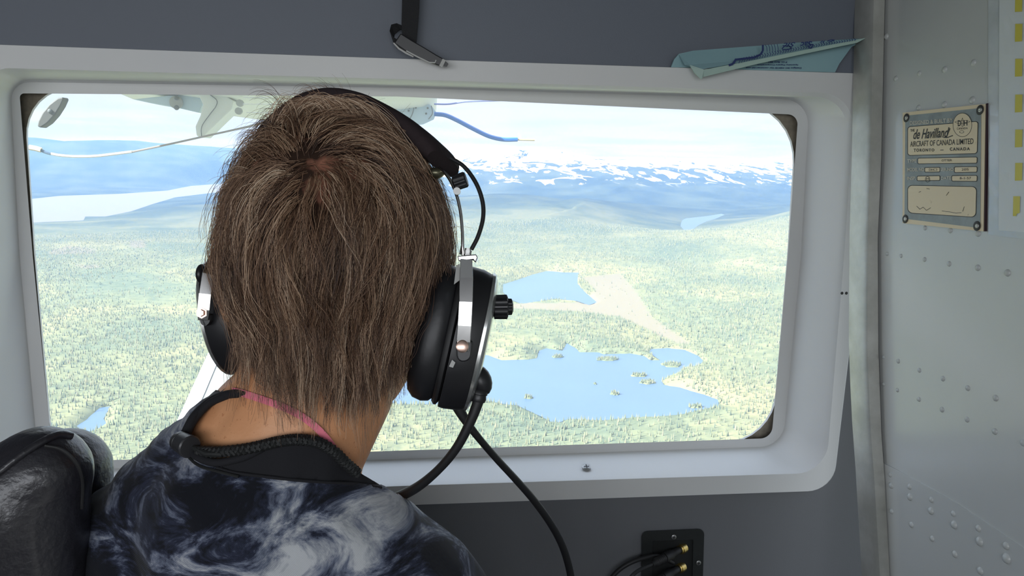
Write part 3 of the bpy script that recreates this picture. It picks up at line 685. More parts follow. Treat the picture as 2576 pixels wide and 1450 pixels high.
def height(X, Y, fine=True):
    D = np.sqrt(X * X + Y * Y)
    h = 6 + 26 * fbm(X, Y, 700, 3) * np.clip((D - 900) / 2500, .15, 1)
    hr = np.zeros(X.shape)
    for P, w, s, rough in ridges:
        d, v = polydist(X, Y, P, closed=False)
        f = np.clip(1 - d / w, 0, 1); f = f * f * (3 - 2 * f)
        f = f ** .8
        hh = v * f * (1 - .0 * s) + rough * (np.abs(fbm(X, Y, w * .55, int(w) % 97) - .5) * -2 + .3) * f * (1 - f * .75)
        hr = np.maximum(hr, hh)
    h = h + np.maximum(hr, 0)
    for k, L in lakes.items():
        d, _ = polydist(X, Y, [(p.x, p.y) for p in L])
        ins = inpoly(X, Y, L)
        sc = {'big': 40, 'mid': 90, 'far': 900, 'small': 22, 'inlet': 420}[k]
        h = np.where(ins, -4 - np.minimum(d * .03, 6), np.minimum(h, np.maximum(1.2 + d / sc * 10, 0) if False else (1.0 + h * np.clip(d / sc, 0, 1))))
    d, _ = polydist(X, Y, [(p.x, p.y) for p in meadow]); ins = inpoly(X, Y, meadow)
    h = np.where(ins, np.minimum(h, 2.5), np.minimum(h, 2.5 + h * np.clip(d / 260, 0, 1)))
    return h
H = height(X, Y)
V = np.stack([X, Y, H + G], -1).reshape(-1, 3)
idx = np.arange(na * nr).reshape(nr, na)
F = np.stack([idx[:-1, :-1], idx[:-1, 1:], idx[1:, 1:], idx[1:, :-1]], -1).reshape(-1, 4)
gm = bpy.data.meshes.new('ground'); gm.vertices.add(len(V)); gm.vertices.foreach_set('co', V.ravel())
gm.loops.add(F.size); gm.loops.foreach_set('vertex_index', F.ravel()); gm.polygons.add(len(F)); gm.polygons.foreach_set('loop_start', np.arange(len(F)) * 4); gm.update(); gm.validate()
open_ = inpoly(X, Y, meadow).astype(float)
cl_ = sum(inpoly(X, Y, q).astype(float) for q in clear)
at_ = gm.attributes.new('meadow', 'FLOAT', 'POINT'); at_.data.foreach_set('value', np.clip(open_ + cl_, 0, 1).ravel())
mg = bpy.data.materials.new('forest_floor'); mg.use_nodes = True; t = mg.node_tree; b = t.nodes['Principled BSDF']; b.inputs['Roughness'].default_value = .95; b.inputs['Specular IOR Level'].default_value = 0
geo = N(t, 'ShaderNodeNewGeometry')
n1 = N(t, 'ShaderNodeTexNoise', ins={'Scale': .0022, 'Detail': 6.0, 'Roughness': .6}); t.links.new(geo.outputs['Position'], n1.inputs['Vector'])
r1 = ramp(t, [(.38, (.145, .18, .12)), (.5, (.20, .22, .13)), (.62, (.28, .27, .15))]); t.links.new(n1.outputs[0], r1.inputs[0])
n2 = N(t, 'ShaderNodeTexNoise', ins={'Scale': .035, 'Detail': 4.0, 'Roughness': .7}); t.links.new(geo.outputs['Position'], n2.inputs['Vector'])
r2 = ramp(t, [(.36, (.72, .78, .8)), (.6, (1.1, 1.1, 1.05))]); t.links.new(n2.outputs[0], r2.inputs[0])
mm = N(t, 'ShaderNodeMixRGB', blend_type='MULTIPLY', ins={0: 1.0}); t.links.new(r1.outputs[0], mm.inputs[1]); t.links.new(r2.outputs[0], mm.inputs[2])
ma = N(t, 'ShaderNodeAttribute', attribute_name='meadow'); mx1 = N(t, 'ShaderNodeMixRGB', ins={2: (.24, .22, .16, 1)}); t.links.new(ma.outputs['Fac'], mx1.inputs[0]); t.links.new(mm.outputs[0], mx1.inputs[1])
sp = N(t, 'ShaderNodeSeparateXYZ'); t.links.new(geo.outputs['Position'], sp.inputs[0])
# dense dark spruce on the mountains and on the far shore, lighter muskeg round the lakes
zy = N(t, 'ShaderNodeMapRange', ins={1: 2600.0, 2: 6500.0}); t.links.new(sp.outputs['Y'], zy.inputs[0])
zz = N(t, 'ShaderNodeMapRange', ins={1: G + 60, 2: G + 260}); t.links.new(sp.outputs['Z'], zz.inputs[0])
zm = N(t, 'ShaderNodeMath', operation='MAXIMUM'); t.links.new(zy.outputs[0], zm.inputs[0]); t.links.new(zz.outputs[0], zm.inputs[1])
rs = ramp(t, [(.40, (.028, .045, .045)), (.62, (.065, .085, .065))]); t.links.new(n1.outputs[0], rs.inputs[0])
mxs = N(t, 'ShaderNodeMixRGB'); t.links.new(zm.outputs[0], mxs.inputs[0]); t.links.new(mx1.outputs[0], mxs.inputs[1]); t.links.new(rs.outputs[0], mxs.inputs[2])
# snow lies on the high ground in streaks
mpn = N(t, 'ShaderNodeMapping'); mpn.inputs['Scale'].default_value = (.0040, .0018, .008); mpn.inputs['Rotation'].default_value = (0, 0, .35); t.links.new(geo.outputs['Position'], mpn.inputs[0])
n3 = N(t, 'ShaderNodeTexNoise', ins={'Scale': 1.0, 'Detail': 7.0, 'Roughness': .62, 'Distortion': 1.2}); t.links.new(mpn.outputs[0], n3.inputs['Vector'])
hs = N(t, 'ShaderNodeMapRange', ins={1: -380.0, 2: 120.0, 3: -.15, 4: .13}); t.links.new(sp.outputs['Z'], hs.inputs[0])
ad = N(t, 'ShaderNodeMath', operation='ADD'); t.links.new(n3.outputs[0], ad.inputs[0]); t.links.new(hs.outputs[0], ad.inputs[1])
r3 = ramp(t, [(.505, (0, 0, 0)), (.525, (1, 1, 1))]); t.links.new(ad.outputs[0], r3.inputs[0])
xs0 = N(t, 'ShaderNodeMapRange', ins={1: 0.0, 2: 300.0}); t.links.new(sp.outputs['X'], xs0.inputs[0])
xs1 = N(t, 'ShaderNodeMapRange', ins={1: 8300.0, 2: 9300.0}); t.links.new(sp.outputs['Y'], xs1.inputs[0])
xs = N(t, 'ShaderNodeMath', operation='MULTIPLY'); t.links.new(xs0.outputs[0], xs.inputs[0]); t.links.new(xs1.outputs[0], xs.inputs[1])
sm2 = N(t, 'ShaderNodeMath', operation='MULTIPLY'); t.links.new(r3.outputs[0], sm2.inputs[0]); t.links.new(xs.outputs[0], sm2.inputs[1])
mx2 = N(t, 'ShaderNodeMixRGB', ins={2: (.85, .84, .80, 1)}); t.links.new(sm2.outputs[0], mx2.inputs[0]); t.links.new(mxs.outputs[0], mx2.inputs[1]); t.links.new(mx2.outputs[0], b.inputs['Base Color'])
ground = link('ground', gm, mg); tag(ground, kind='structure')
m_water = mat('lake_water', (.085, .15, .25), .35, spec=.3, noise=(.004, (.09, .16, .265), .4, .6))
m_waterf = mat('inlet_water', (.17, .17, .22), .5, spec=.3)
def lake(key, name, label, m):
    L = lakes[key]; bm2 = bmesh.new(); vs = [bm2.verts.new((p.x, p.y, G)) for p in [*L]]
    f = bm2.faces.new(vs); bmesh.ops.triangulate(bm2, faces=[f]); me = bpy.data.meshes.new(name); bm2.normal_update()
    for q in bm2.faces:
        if q.normal.z < 0: q.normal_flip()
    bm2.to_mesh(me); bm2.free(); return tag(link(name, me, m), label, 'lake')
lake('big', 'lake', 'large blue lake dotted with wooded islets, right of the headset', m_water)
lake('mid', 'lake', 'mid-sized pale lake beyond the beige meadow', m_water)
lake('far', 'lake', 'narrow distant lake in the valley below the snowy range', mat('far_lake_water', (.06, .11, .20), .35, spec=.3))
lake('small', 'lake', 'small dark blue pond at the bottom left of the window', m_water)
lake('inlet', 'inlet', 'long pale sea inlet below the left hills', m_waterf)

# conifers: one cone-shaped crown each, joined into one forest
def cones(pts, hts, name, m, seg=5):
    n_ = len(pts); a = np.linspace(0, 2 * np.pi, seg, endpoint=False); c = rng.random(n_) * 6.28
    rr = hts * rng.uniform(.11, .17, n_)
    V = np.zeros((n_, seg + 1, 3)); V[:, :seg, 0] = pts[:, None, 0] + np.cos(a[None] + c[:, None]) * rr[:, None]; V[:, :seg, 1] = pts[:, None, 1] + np.sin(a[None] + c[:, None]) * rr[:, None]
    V[:, :seg, 2] = pts[:, None, 2]; V[:, seg] = pts; V[:, seg, 2] += hts
    base = (np.arange(n_) * (seg + 1))[:, None, None]; k = np.arange(seg)
    T = np.stack([k, (k + 1) % seg, np.full(seg, seg)], -1)[None] + base; T = T.reshape(-1, 3)
    me = bpy.data.meshes.new(name); me.vertices.add(V.shape[0] * V.shape[1]); me.vertices.foreach_set('co', V.ravel())
    me.loops.add(T.size); me.loops.foreach_set('vertex_index', T.ravel()); me.polygons.add(len(T)); me.polygons.foreach_set('loop_start', np.arange(len(T)) * 3)
    me.update(); at2 = me.attributes.new('tone', 'FLOAT', 'POINT'); at2.data.foreach_set('value', np.repeat(rng.random(n_), seg + 1))
    return link(name, me, m)
mt = bpy.data.materials.new('conifer'); mt.use_nodes = True; t = mt.node_tree; b = t.nodes['Principled BSDF']; b.inputs['Roughness'].default_value = .9; b.inputs['Specular IOR Level'].default_value = .1
a1 = N(t, 'ShaderNodeAttribute', attribute_name='tone'); r4 = ramp(t, [(0, (.080, .115, .085)), (.35, (.155, .185, .115)), (.85, (.225, .235, .14)), (1, (.26, .26, .17))]); t.links.new(a1.outputs['Fac'], r4.inputs[0]); t.links.new(r4.outputs[0], b.inputs['Base Color'])
NT = 130000
r_ = np.sqrt(rng.random(NT)) ** 1.0; dd = 1000 + (rng.random(NT) ** .85) * 3700; aa = np.radians(rng.uniform(-32, 46, NT))
tx, ty = np.sin(aa) * dd, np.cos(aa) * dd
keep = np.ones(NT, bool)
for k in lakes: keep &= ~inpoly(tx, ty, lakes[k])
keep &= ~(inpoly(tx, ty, meadow) & (rng.random(NT) < .97))
dens = fbm(tx, ty, 260, 11); keep &= dens > rng.uniform(.15, .62, NT)
tx, ty = tx[keep], ty[keep]; tz = height(tx, ty) + G - .5
ok = tz > G + .1; tx, ty, tz = tx[ok], ty[ok], tz[ok]
fo = cones(np.stack([tx, ty, tz], -1), rng.uniform(6, 12.5, len(tx)), 'conifer_forest', mt); tag(fo, 'dense conifer forest covering the ground around the lakes', 'forest', kind='stuff')
isl = [(1403, 899, 30, 7, 'small wooded islet just below the far shore of the large lake'), (1528, 905, 68, 10, 'long low wooded island under the middle of the far lake shore'),
       (1690, 919, 58, 14, 'largest round wooded island in the bay at the right of the large lake'), (1608, 946, 44, 9, 'upper wooded islet of the touching pair in the lake'),
       (1630, 964, 44, 9, 'lower wooded islet of the touching pair in the lake'), (1547, 992, 26, 9, 'small tufted islet alone in the lower middle of the lake'),
       (1329, 1002, 24, 7, 'small islet nearest the headset cable in the lake'), (1748, 1025, 38, 8, 'low islet beside the near right shore of the lake'), (1497, 967, 8, 4, 'tiniest rock islet in the middle of the lake')]
for px, py, w, h, lab in isl:
    c = gpt(px, py); e1 = gpt(px + w / 2, py); r1_ = (e1 - c).length; r2_ = (gpt(px, py - h * .5) - c).length * .8
    ib = MB(); Rg = []
    n_ = 20; jit = [random.uniform(.75, 1.15) for _ in range(n_)]
    for s_, z in ((1.0, -1), (.9, 1.5), (.6, 3.0), (.2, 4.0)):
        Rg.append([c + Vector((math.cos(2 * math.pi * k / n_) * r1_ * s_ * jit[k], math.sin(2 * math.pi * k / n_) * r2_ * s_ * jit[k], z)) for k in range(n_)])
    ib.loft(Rg); io = ib.build('island', mg); tag(io, lab, 'island', 'wooded islands in the large lake')
    nt_ = max(5, int(w * 1.6)); q = rng.random((nt_, 2)); ra = np.sqrt(q[:, 0]) * .85; an = q[:, 1] * 6.28
    P = np.stack([c.x + np.cos(an) * r1_ * ra, c.y + np.sin(an) * r2_ * ra, np.full(nt_, G + 1.5)], -1)
    co = cones(P, rng.uniform(5, 9, nt_) * (.6 if w < 10 else 1), 'trees', mt); co.parent = io; co['kind'] = 'stuff'
# haze: a real scattering volume over the land
vm = bpy.data.materials.new('valley_haze'); vm.use_nodes = True; t = vm.node_tree; t.nodes.clear()
vs_ = N(t, 'ShaderNodeVolumeScatter', ins={'Color': (.21, .45, 1, 1), 'Density': 6.0e-5}); ou = N(t, 'ShaderNodeOutputMaterial'); t.links.new(vs_.outputs[0], ou.inputs['Volume'])
hz_ = MB().box((0, 12000, -110), (26000, 0, 0), (0, 11850, 0), (0, 0, 490)).build('valley_haze', vm); tag(hz_, 'thin blue haze hanging over the valley and mountains', 'haze', kind='stuff')


# ================================================================== THE PASSENGER
def remeshed(name, mb, vox, m, parent=None, smooth=6):
    me = bpy.data.meshes.new(name); me.from_pydata([tuple(v) for v in mb.v], [], mb.f); me.update()
    o = bpy.data.objects.new(name, me); COL.objects.link(o)
    a = o.modifiers.new('r', 'REMESH'); a.mode = 'VOXEL'; a.voxel_size = vox
    b = o.modifiers.new('s', 'SMOOTH'); b.factor = .5; b.iterations = smooth
    dg = bpy.context.evaluated_depsgraph_get(); dg.update()
    me2 = bpy.data.meshes.new_from_object(o.evaluated_get(dg)); bpy.data.objects.remove(o)
    me2.name = name
    return me2
CAMB = (CR, CU, CF)
def caps(mb, a, ra, b, rb, n=12):
    for k in range(n + 1):
        t = k / n; mb.ball(a.lerp(b, t), ra + (rb - ra) * t, n=14)
HC = at(850, 600, .60)             # middle of the head
def torso(mb, g=0.0):
    def e(px, py, d, r): mb.ball(at(px, py, d), tuple(v + g for v in r), ax=CAMB, n=22)
    def c(a, ra, b, rb, n=12): caps(mb, at(*a), ra + g, at(*b), rb + g, n)
    c((700, 1150, .605), .062, (640, 1330, .60), .085)                  # base of the neck into the back
    c((600, 1165, .605), .052, (400, 1350, .615), .060)                 # left shoulder line
    c((395, 1370, .615), .060, (350, 1560, .62), .056)                  # left upper arm
    c((350, 1560, .62), .056, (360, 2050, .66), .044)
    c((790, 1330, .60), .060, (1010, 1530, .585), .066)                 # right shoulder line
    c((1010, 1530, .585), .066, (1080, 1800, .58), .055)
    c((1080, 1800, .58), .055, (1150, 2150, .62), .044)
    e(640, 1500, .615, (.120, .115, .085)); e(800, 1540, .60, (.10, .115, .085))
    e(660, 1900, .61, (.150, .20, .095)); e(640, 2350, .60, (.155, .14, .11))
    c((560, 2450, .62), .085, (1500, 2500, .66), .070, 16); c((650, 2450, .60), .085, (1550, 2500, .50), .070, 16)
body = MB()
body.ball(HC, (.078, .096, .092), ax=CAMB, n=32)
body.ball(at(880, 770, .640), (.062, .085, .070), ax=CAMB, n=24)
body.ball(at(905, 900, .668), (.048, .050, .055), ax=CAMB, n=20)         # jaw and chin
body.ball(at(925, 965, .700), (.026, .022, .026), ax=CAMB, n=16)
body.ball(at(962, 940, .665), (.020, .030, .030), ax=CAMB, n=16)
body.ball(at(892, 780, .706), (.013, .026, .020), ax=CAMB, n=14)         # nose
body.ball(at(894, 815, .716), (.018, .011, .016), ax=CAMB, n=14)
body.ball(at(900, 872, .705), (.026, .009, .012), ax=CAMB, n=14)         # lips
body.ball(at(898, 885, .703), (.022, .008, .012), ax=CAMB, n=14)
body.ball(at(880, 690, .695), (.060, .012, .016), ax=CAMB, n=16)         # brow
for ex in (585, 1120): body.ball(at(ex, 740, .60), (.010, .030, .020), ax=CAMB, n=14)   # ears, under the headset cups
caps(body, at(800, 900, .615), .060, at(770, 1010, .612), .060); caps(body, at(770, 1010, .612), .060, at(700, 1180, .605), .066)
caps(body, at(690, 1060, .61), .052, at(570, 1190, .605), .050)
caps(body, at(848, 980, .63), .050, at(790, 1140, .62), .044)
torso(body, -.006)
sk = bpy.data.materials.new('skin'); sk.use_nodes = True; t = sk.node_tree; b = t.nodes['Principled BSDF']
b.inputs['Roughness'].default_value = .48; b.inputs['Subsurface Weight'].default_value = 0
c_ = N(t, 'ShaderNodeTexCoord'); n1 = N(t, 'ShaderNodeTexNoise', ins={'Scale': 14.0, 'Detail': 4.0}); t.links.new(c_.outputs['Object'], n1.inputs['Vector'])
r1 = ramp(t, [(.35, (.70, .31, .14)), (.65, (.80, .40, .20))]); t.links.new(n1.outputs[0], r1.inputs[0])
n2 = N(t, 'ShaderNodeTexNoise', ins={'Scale': 420.0, 'Detail': 2.0}); t.links.new(c_.outputs['Object'], n2.inputs['Vector'])
r2 = ramp(t, [(.25, (.66, .52, .45)), (.34, (1, 1, 1))]); t.links.new(n2.outputs[0], r2.inputs[0])
mm = N(t, 'ShaderNodeMixRGB', blend_type='MULTIPLY', ins={0: 1.0}); t.links.new(r1.outputs[0], mm.inputs[1]); t.links.new(r2.outputs[0], mm.inputs[2]); t.links.new(mm.outputs[0], b.inputs['Base Color'])
n3 = N(t, 'ShaderNodeTexNoise', ins={'Scale': 260.0, 'Detail': 3.0}); t.links.new(c_.outputs['Object'], n3.inputs['Vector'])
bp_ = N(t, 'ShaderNodeBump', ins={'Strength': .35, 'Distance': .001}); t.links.new(n3.outputs[0], bp_.inputs['Height']); t.links.new(bp_.outputs[0], b.inputs['Normal'])
person = empty('person', at(660, 2400, .6), 'person in black and white tie-dye top, seen from behind, looking out of the window', 'person')
bme = remeshed('body', body, .0042, sk, smooth=8); bodyo = link('body', bme, sk, person, smooth=True)
for ex in (820, 965):
    MB().ball(at(ex, 735, .690), .0115, n=14).build('eye', mat('eye_white', (.7, .68, .65), .2), person, smooth=True)

# --- the top: the torso swelled a little, cut open at the neck
P_open = [(596, 960), (560, 1000), (520, 1020), (486, 1060), (474, 1095), (480, 1130), (500, 1152), (545, 1163), (610, 1150), (660, 1126), (720, 1111), (780, 1112), (830, 1130), (868, 1160), (905, 1190), (960, 1215), (1100, 800), (600, 700)]
P_facing = [(500, 1152), (545, 1163), (610, 1150), (660, 1126), (720, 1111), (780, 1112), (830, 1130), (868, 1160), (905, 1190), (960, 1222), (900, 1218), (820, 1214), (740, 1208), (650, 1198), (590, 1190), (545, 1178)]
sh = MB(); torso(sh, .0045)
caps(sh, at(690, 1075, .61), .055, at(570, 1190, .605), .056); caps(sh, at(800, 1080, .622), .050, at(800, 1210, .615), .060)
caps(sh, at(760, 1060, .612), .064, at(705, 1190, .605), .074)
sme = remeshed('shirt', sh, .0038, None, smooth=8)
def project(co):
    c = np.asarray(co); R_ = np.array([CR, CU, CF]); q = c @ R_.T
    return q[:, 0] / q[:, 2] * FPX + CX, -q[:, 1] / q[:, 2] * FPX + CY, q[:, 2]
co = np.empty(len(sme.vertices) * 3); sme.vertices.foreach_get('co', co); co = co.reshape(-1, 3)
px_, py_, dp_ = project(co)
# wrinkles pulled towards the shoulder
RB = np.array([CR, CU, CF])
nrm = np.empty(len(sme.vertices) * 3); sme.vertices.foreach_get('normal', nrm); nrm = nrm.reshape(-1, 3)
loc = co @ RB.T
wrk = (fbm(loc[:, 0] * 3.0 + loc[:, 1] * 3.2 + 5, loc[:, 1] * .9 - loc[:, 0] * .9 + 9, .10, 31, 3) - .5) * .010
wrk += (fbm(loc[:, 0] + 5 - loc[:, 1] * .8, loc[:, 1] + 9, .06, 41, 2) - .5) * .006
fade = np.clip((py_ - 1190) / 80, 0, 1) + np.clip((560 - px_) / 60, 0, 1); co = co + nrm * (wrk * np.clip(fade, 0, 1))[:, None]
# pull points near the cut lines on to them, so hems come out smooth
for P in (P_open, P_facing):
    best = np.full(len(co), 1e9); tx_ = px_.copy(); ty_ = py_.copy()
    for (xa, ya), (xb, yb) in zip(P, P[1:] + P[:1]):
        dx, dy = xb - xa, yb - ya; tt = np.clip(((px_ - xa) * dx + (py_ - ya) * dy) / (dx * dx + dy * dy), 0, 1)
        qx, qy = xa + tt * dx, ya + tt * dy; d = np.hypot(px_ - qx, py_ - qy); m_ = d < best
        best = np.where(m_, d, best); tx_ = np.where(m_, qx, tx_); ty_ = np.where(m_, qy, ty_)
    near = (best < 7) & (dp_ < .60)
    co[near] += (np.outer((tx_ - px_) / FPX * dp_, np.array(CR)) - np.outer((ty_ - py_) / FPX * dp_, np.array(CU)))[near]
    px_, py_ = np.where(near, tx_, px_), np.where(near, ty_, py_)
sme.vertices.foreach_set('co', co.ravel()); sme.update()
class P2:
    def __init__(s, x, y): s.x, s.y = x, y
def inpx(px, py, P): return inpoly(px, py, [P2(*q) for q in P])
fc = np.array([[p.center.x, p.center.y, p.center.z] for p in sme.polygons]); fx, fy, fd = project(fc)
front_line = 1000 + (fx - 480) * .36
cut = (inpx(fx, fy, P_open) & (fd < .615)) | ((fd >= .612) & (fy < front_line + 60)) | (fy < 985) | ((fx > 885) & (fx < 1040) & (fy < 1182 + (fx - 895) * .60))
fac = inpx(fx, fy, P_facing) & (fd < .60) & ~cut
def submesh(me, keepmask, name):
    bm2 = bmesh.new(); bm2.from_mesh(me); bm2.faces.ensure_lookup_table()
    bmesh.ops.delete(bm2, geom=[f for f, k in zip(list(bm2.faces), keepmask) if not k], context='FACES')
    m2 = bpy.data.meshes.new(name); bm2.to_mesh(m2); bm2.free(); return m2
mt_ = bpy.data.materials.new('tie_dye_cloth'); mt_.use_nodes = True; t = mt_.node_tree; b = t.nodes['Principled BSDF']; b.inputs['Roughness'].default_value = .85; b.inputs['Specular IOR Level'].default_value = .2
b.inputs['Sheen Weight'].default_value = .15
c_ = N(t, 'ShaderNodeTexCoord')
mp1 = N(t, 'ShaderNodeMapping'); mp1.inputs['Rotation'].default_value = (0, .75, 0); mp1.inputs['Scale'].default_value = (15, 15, 32); t.links.new(c_.outputs['Object'], mp1.inputs[0])
n1 = N(t, 'ShaderNodeTexNoise', ins={'Scale': 1.0, 'Detail': 8.0, 'Roughness': .68, 'Distortion': .9}); t.links.new(mp1.outputs[0], n1.inputs['Vector'])
r1 = ramp(t, [(.445, (.006, .007, .012)), (.505, (.025, .03, .055)), (.565, (.14, .16, .22)), (.67, (.50, .51, .53))]); t.links.new(n1.outputs[0], r1.inputs[0])
# the one broad pale band across the right shoulder blade
bc = (at(860, 1380, .53)); vs2 = N(t, 'ShaderNodeVectorMath', operation='SUBTRACT', ins={1: tuple(bc)}); t.links.new(c_.outputs['Object'], vs2.inputs[0])
dt = (CR * .80 + CU * .60); ot = (CR * -.60 + CU * .80)
d1 = N(t, 'ShaderNodeVectorMath', operation='DOT_PRODUCT', ins={1: tuple(dt / .095)}); d2 = N(t, 'ShaderNodeVectorMath', operation='DOT_PRODUCT', ins={1: tuple(ot / .026)})
t.links.new(vs2.outputs[0], d1.inputs[0]); t.links.new(vs2.outputs[0], d2.inputs[0])
p1 = N(t, 'ShaderNodeMath', operation='POWER', ins={1: 2.0}); p2 = N(t, 'ShaderNodeMath', operation='POWER', ins={1: 2.0}); ab1 = N(t, 'ShaderNodeMath', operation='ABSOLUTE'); ab2 = N(t, 'ShaderNodeMath', operation='ABSOLUTE')
t.links.new(d1.outputs['Value'], ab1.inputs[0]); t.links.new(d2.outputs['Value'], ab2.inputs[0]); t.links.new(ab1.outputs[0], p1.inputs[0]); t.links.new(ab2.outputs[0], p2.inputs[0])
s1 = N(t, 'ShaderNodeMath', operation='ADD'); t.links.new(p1.outputs[0], s1.inputs[0]); t.links.new(p2.outputs[0], s1.inputs[1])
q1 = N(t, 'ShaderNodeMapRange', ins={1: 1.8, 2: 0.0, 3: 0.0, 4: .13}); t.links.new(s1.outputs[0], q1.inputs[0])
a1 = N(t, 'ShaderNodeMath', operation='ADD'); t.links.new(n1.outputs[0], a1.inputs[0]); t.links.new(q1.outputs[0], a1.inputs[1]); t.links.new(a1.outputs[0], r1.inputs[0])
t.links.new(r1.outputs[0], b.inputs['Base Color'])
wv = N(t, 'ShaderNodeTexWave', ins={'Scale': 420.0}, bands_direction='DIAGONAL'); t.links.new(c_.outputs['Object'], wv.inputs['Vector'])
bp_ = N(t, 'ShaderNodeBump', ins={'Strength': .3, 'Distance': .0005}); t.links.new(wv.outputs[0], bp_.inputs['Height']); t.links.new(bp_.outputs[0], b.inputs['Normal'])
m_blackcloth = mat('black_cloth', (.009, .009, .012), .9, bump=(500, .3, .0006))
shirt = link('shirt', submesh(sme, ~cut & ~fac, 'shirt'), mt_, person, smooth=True)
so = shirt.modifiers.new('thick', 'SOLIDIFY'); so.thickness = .0012; so.offset = 0
facing = link('neck_facing', submesh(sme, fac, 'neck_facing'), m_blackcloth, shirt, smooth=True)
from mathutils.bvhtree import BVHTree
bvh = BVHTree.FromObject(shirt, bpy.context.evaluated_depsgraph_get())
_bb = bmesh.new(); _bb.from_mesh(sme); bvs = BVHTree.FromBMesh(_bb); _bb.free(); _bb = bmesh.new(); _bb.from_mesh(bme); bvb = BVHTree.FromBMesh(_bb); _bb.free()
def onto(tree, px, py, lift, default=.56):
    d = ray(px, py).normalized(); h = tree.ray_cast(Vector((0, 0, 0)), d)
    if h[0] is None: return at(px, py, default)
    return h[0] - d * lift
def lay(tree, pts, lift, n=6):
    return spline([onto(tree, x, y, lift) for x, y in pts], n)
# seam under the facing, hem around the opening
MB().tube(lay(bvs, [(545, 1178), (590, 1190), (650, 1198), (740, 1208), (820, 1214), (900, 1218), (960, 1228)], .0006), .0012, 8).build('seam', m_blackcloth, shirt, smooth=True)
MB().tube(lay(bvs, [(590, 992), (560, 1000), (524, 1018), (488, 1058), (472, 1095), (480, 1130), (500, 1152), (545, 1165), (610, 1152), (660, 1128)], .001), [.0008, .0012, .0018, .0024] + [.0030] * 60, 10).build('neck_hem', m_blackcloth, shirt, smooth=True)
MB().tube(lay(bvs, [(618, 990), (575, 993), (540, 1004), (512, 1024), (486, 1052), (466, 1090)], .003), [.0012, .002, .0028] + [.0034] * 28, 10).build('collar_band', m_blackcloth, shirt, smooth=True)
# braided draw cord and its toggle
def braid(mb, pts, R0, r0, pitch=.011, strands=3):
    L = [0]
    for a, b in zip(pts, pts[1:]): L.append(L[-1] + (b - a).length)
    tot = L[-1]; n_ = int(tot / .0009); hint = CF
    P = []
    for i in range(n_ + 1):
        s_ = tot * i / n_; k = min(max(bisect.bisect(L, s_) - 1, 0), len(pts) - 2); P.append((pts[k].lerp(pts[k + 1], (s_ - L[k]) / max(L[k + 1] - L[k], 1e-9)), (pts[k + 1] - pts[k]).normalized(), s_))
    for j in range(strands):
        for sg in (1, -1):
            Q = []
            for p, tn, s_ in P:
                u = (hint - tn * hint.dot(tn)).normalized(); w = tn.cross(u); a = sg * 2 * math.pi * s_ / pitch + 2 * math.pi * j / strands
                Q.append(p + (u * math.cos(a) + w * math.sin(a)) * (R0 + .0002 * math.sin(a * 2 * sg)))
            mb.tube(Q[::2], r0, 6)
    mb.tube([p for p, _, _ in P[::3]], R0, 8)
cordp = [(497, 1136), (540, 1138), (600, 1133), (650, 1124), (700, 1112), (750, 1107), (800, 1114), (840, 1137), (872, 1168), (900, 1192)]
cb_ = MB(); braid(cb_, lay(bvs, cordp, .0045), .0030, .0016)
m_cord = mat('black_cord', (.010, .011, .011), .7)
cordo = cb_.build('drawcord', m_cord, shirt, smooth=True)
MB().tube([onto(bvs, 478, 1122, .008), onto(bvs, 520, 1143, .008), onto(bvs, 560, 1144, .006)], .0022, 8).build('cord_end', m_cord, cordo, smooth=True)
ta = onto(bvs, 447, 1108, .010); tb = onto(bvs, 505, 1140, .012)
MB().lathe(ta, tb - ta, [(0, .001), (0, .0062), (.002, .0074), (.0055, .0076), (.006, .0068), (.0066, .0078), (.0185, .0086), (.0195, .0076), (.0195, .002)], 26).build('toggle', mat('toggle_grey', (.035, .035, .038), .35), shirt, smooth=True)
MB().tube(lay(bvs, [(452, 1120), (470, 1145), (500, 1172), (545, 1186), (600, 1200)], .002), .0011, 6).build('cord_tail', m_cord, cordo, smooth=True)

# pink neck strap lying on the skin
pk = empty('neck_strap', onto(bvb, 740, 1030, 0), 'pink fabric strap running round the neck of the passenger', 'neck strap')
pts = lay(bvb, [(584, 984), (610, 990), (660, 1006), (710, 1024), (755, 1046), (795, 1076), (828, 1112), (852, 1148), (872, 1182), (880, 1200)], .0022, 6)
mp_ = MB(); R = []
for i, p in enumerate(pts):
    tn = (pts[min(i + 1, len(pts) - 1)] - pts[max(i - 1, 0)]).normalized(); nn = (-p).normalized(); w = tn.cross(nn).normalized() * .0026; nn = w.cross(tn).normalized() * .0007
    R.append([p - w - nn, p - w + nn, p + w + nn, p + w - nn])
mp_.loft(R).build('strap_band', mat('pink_fabric', (.95, .24, .32), .7, bump=(900, .4, .0005)), pk)

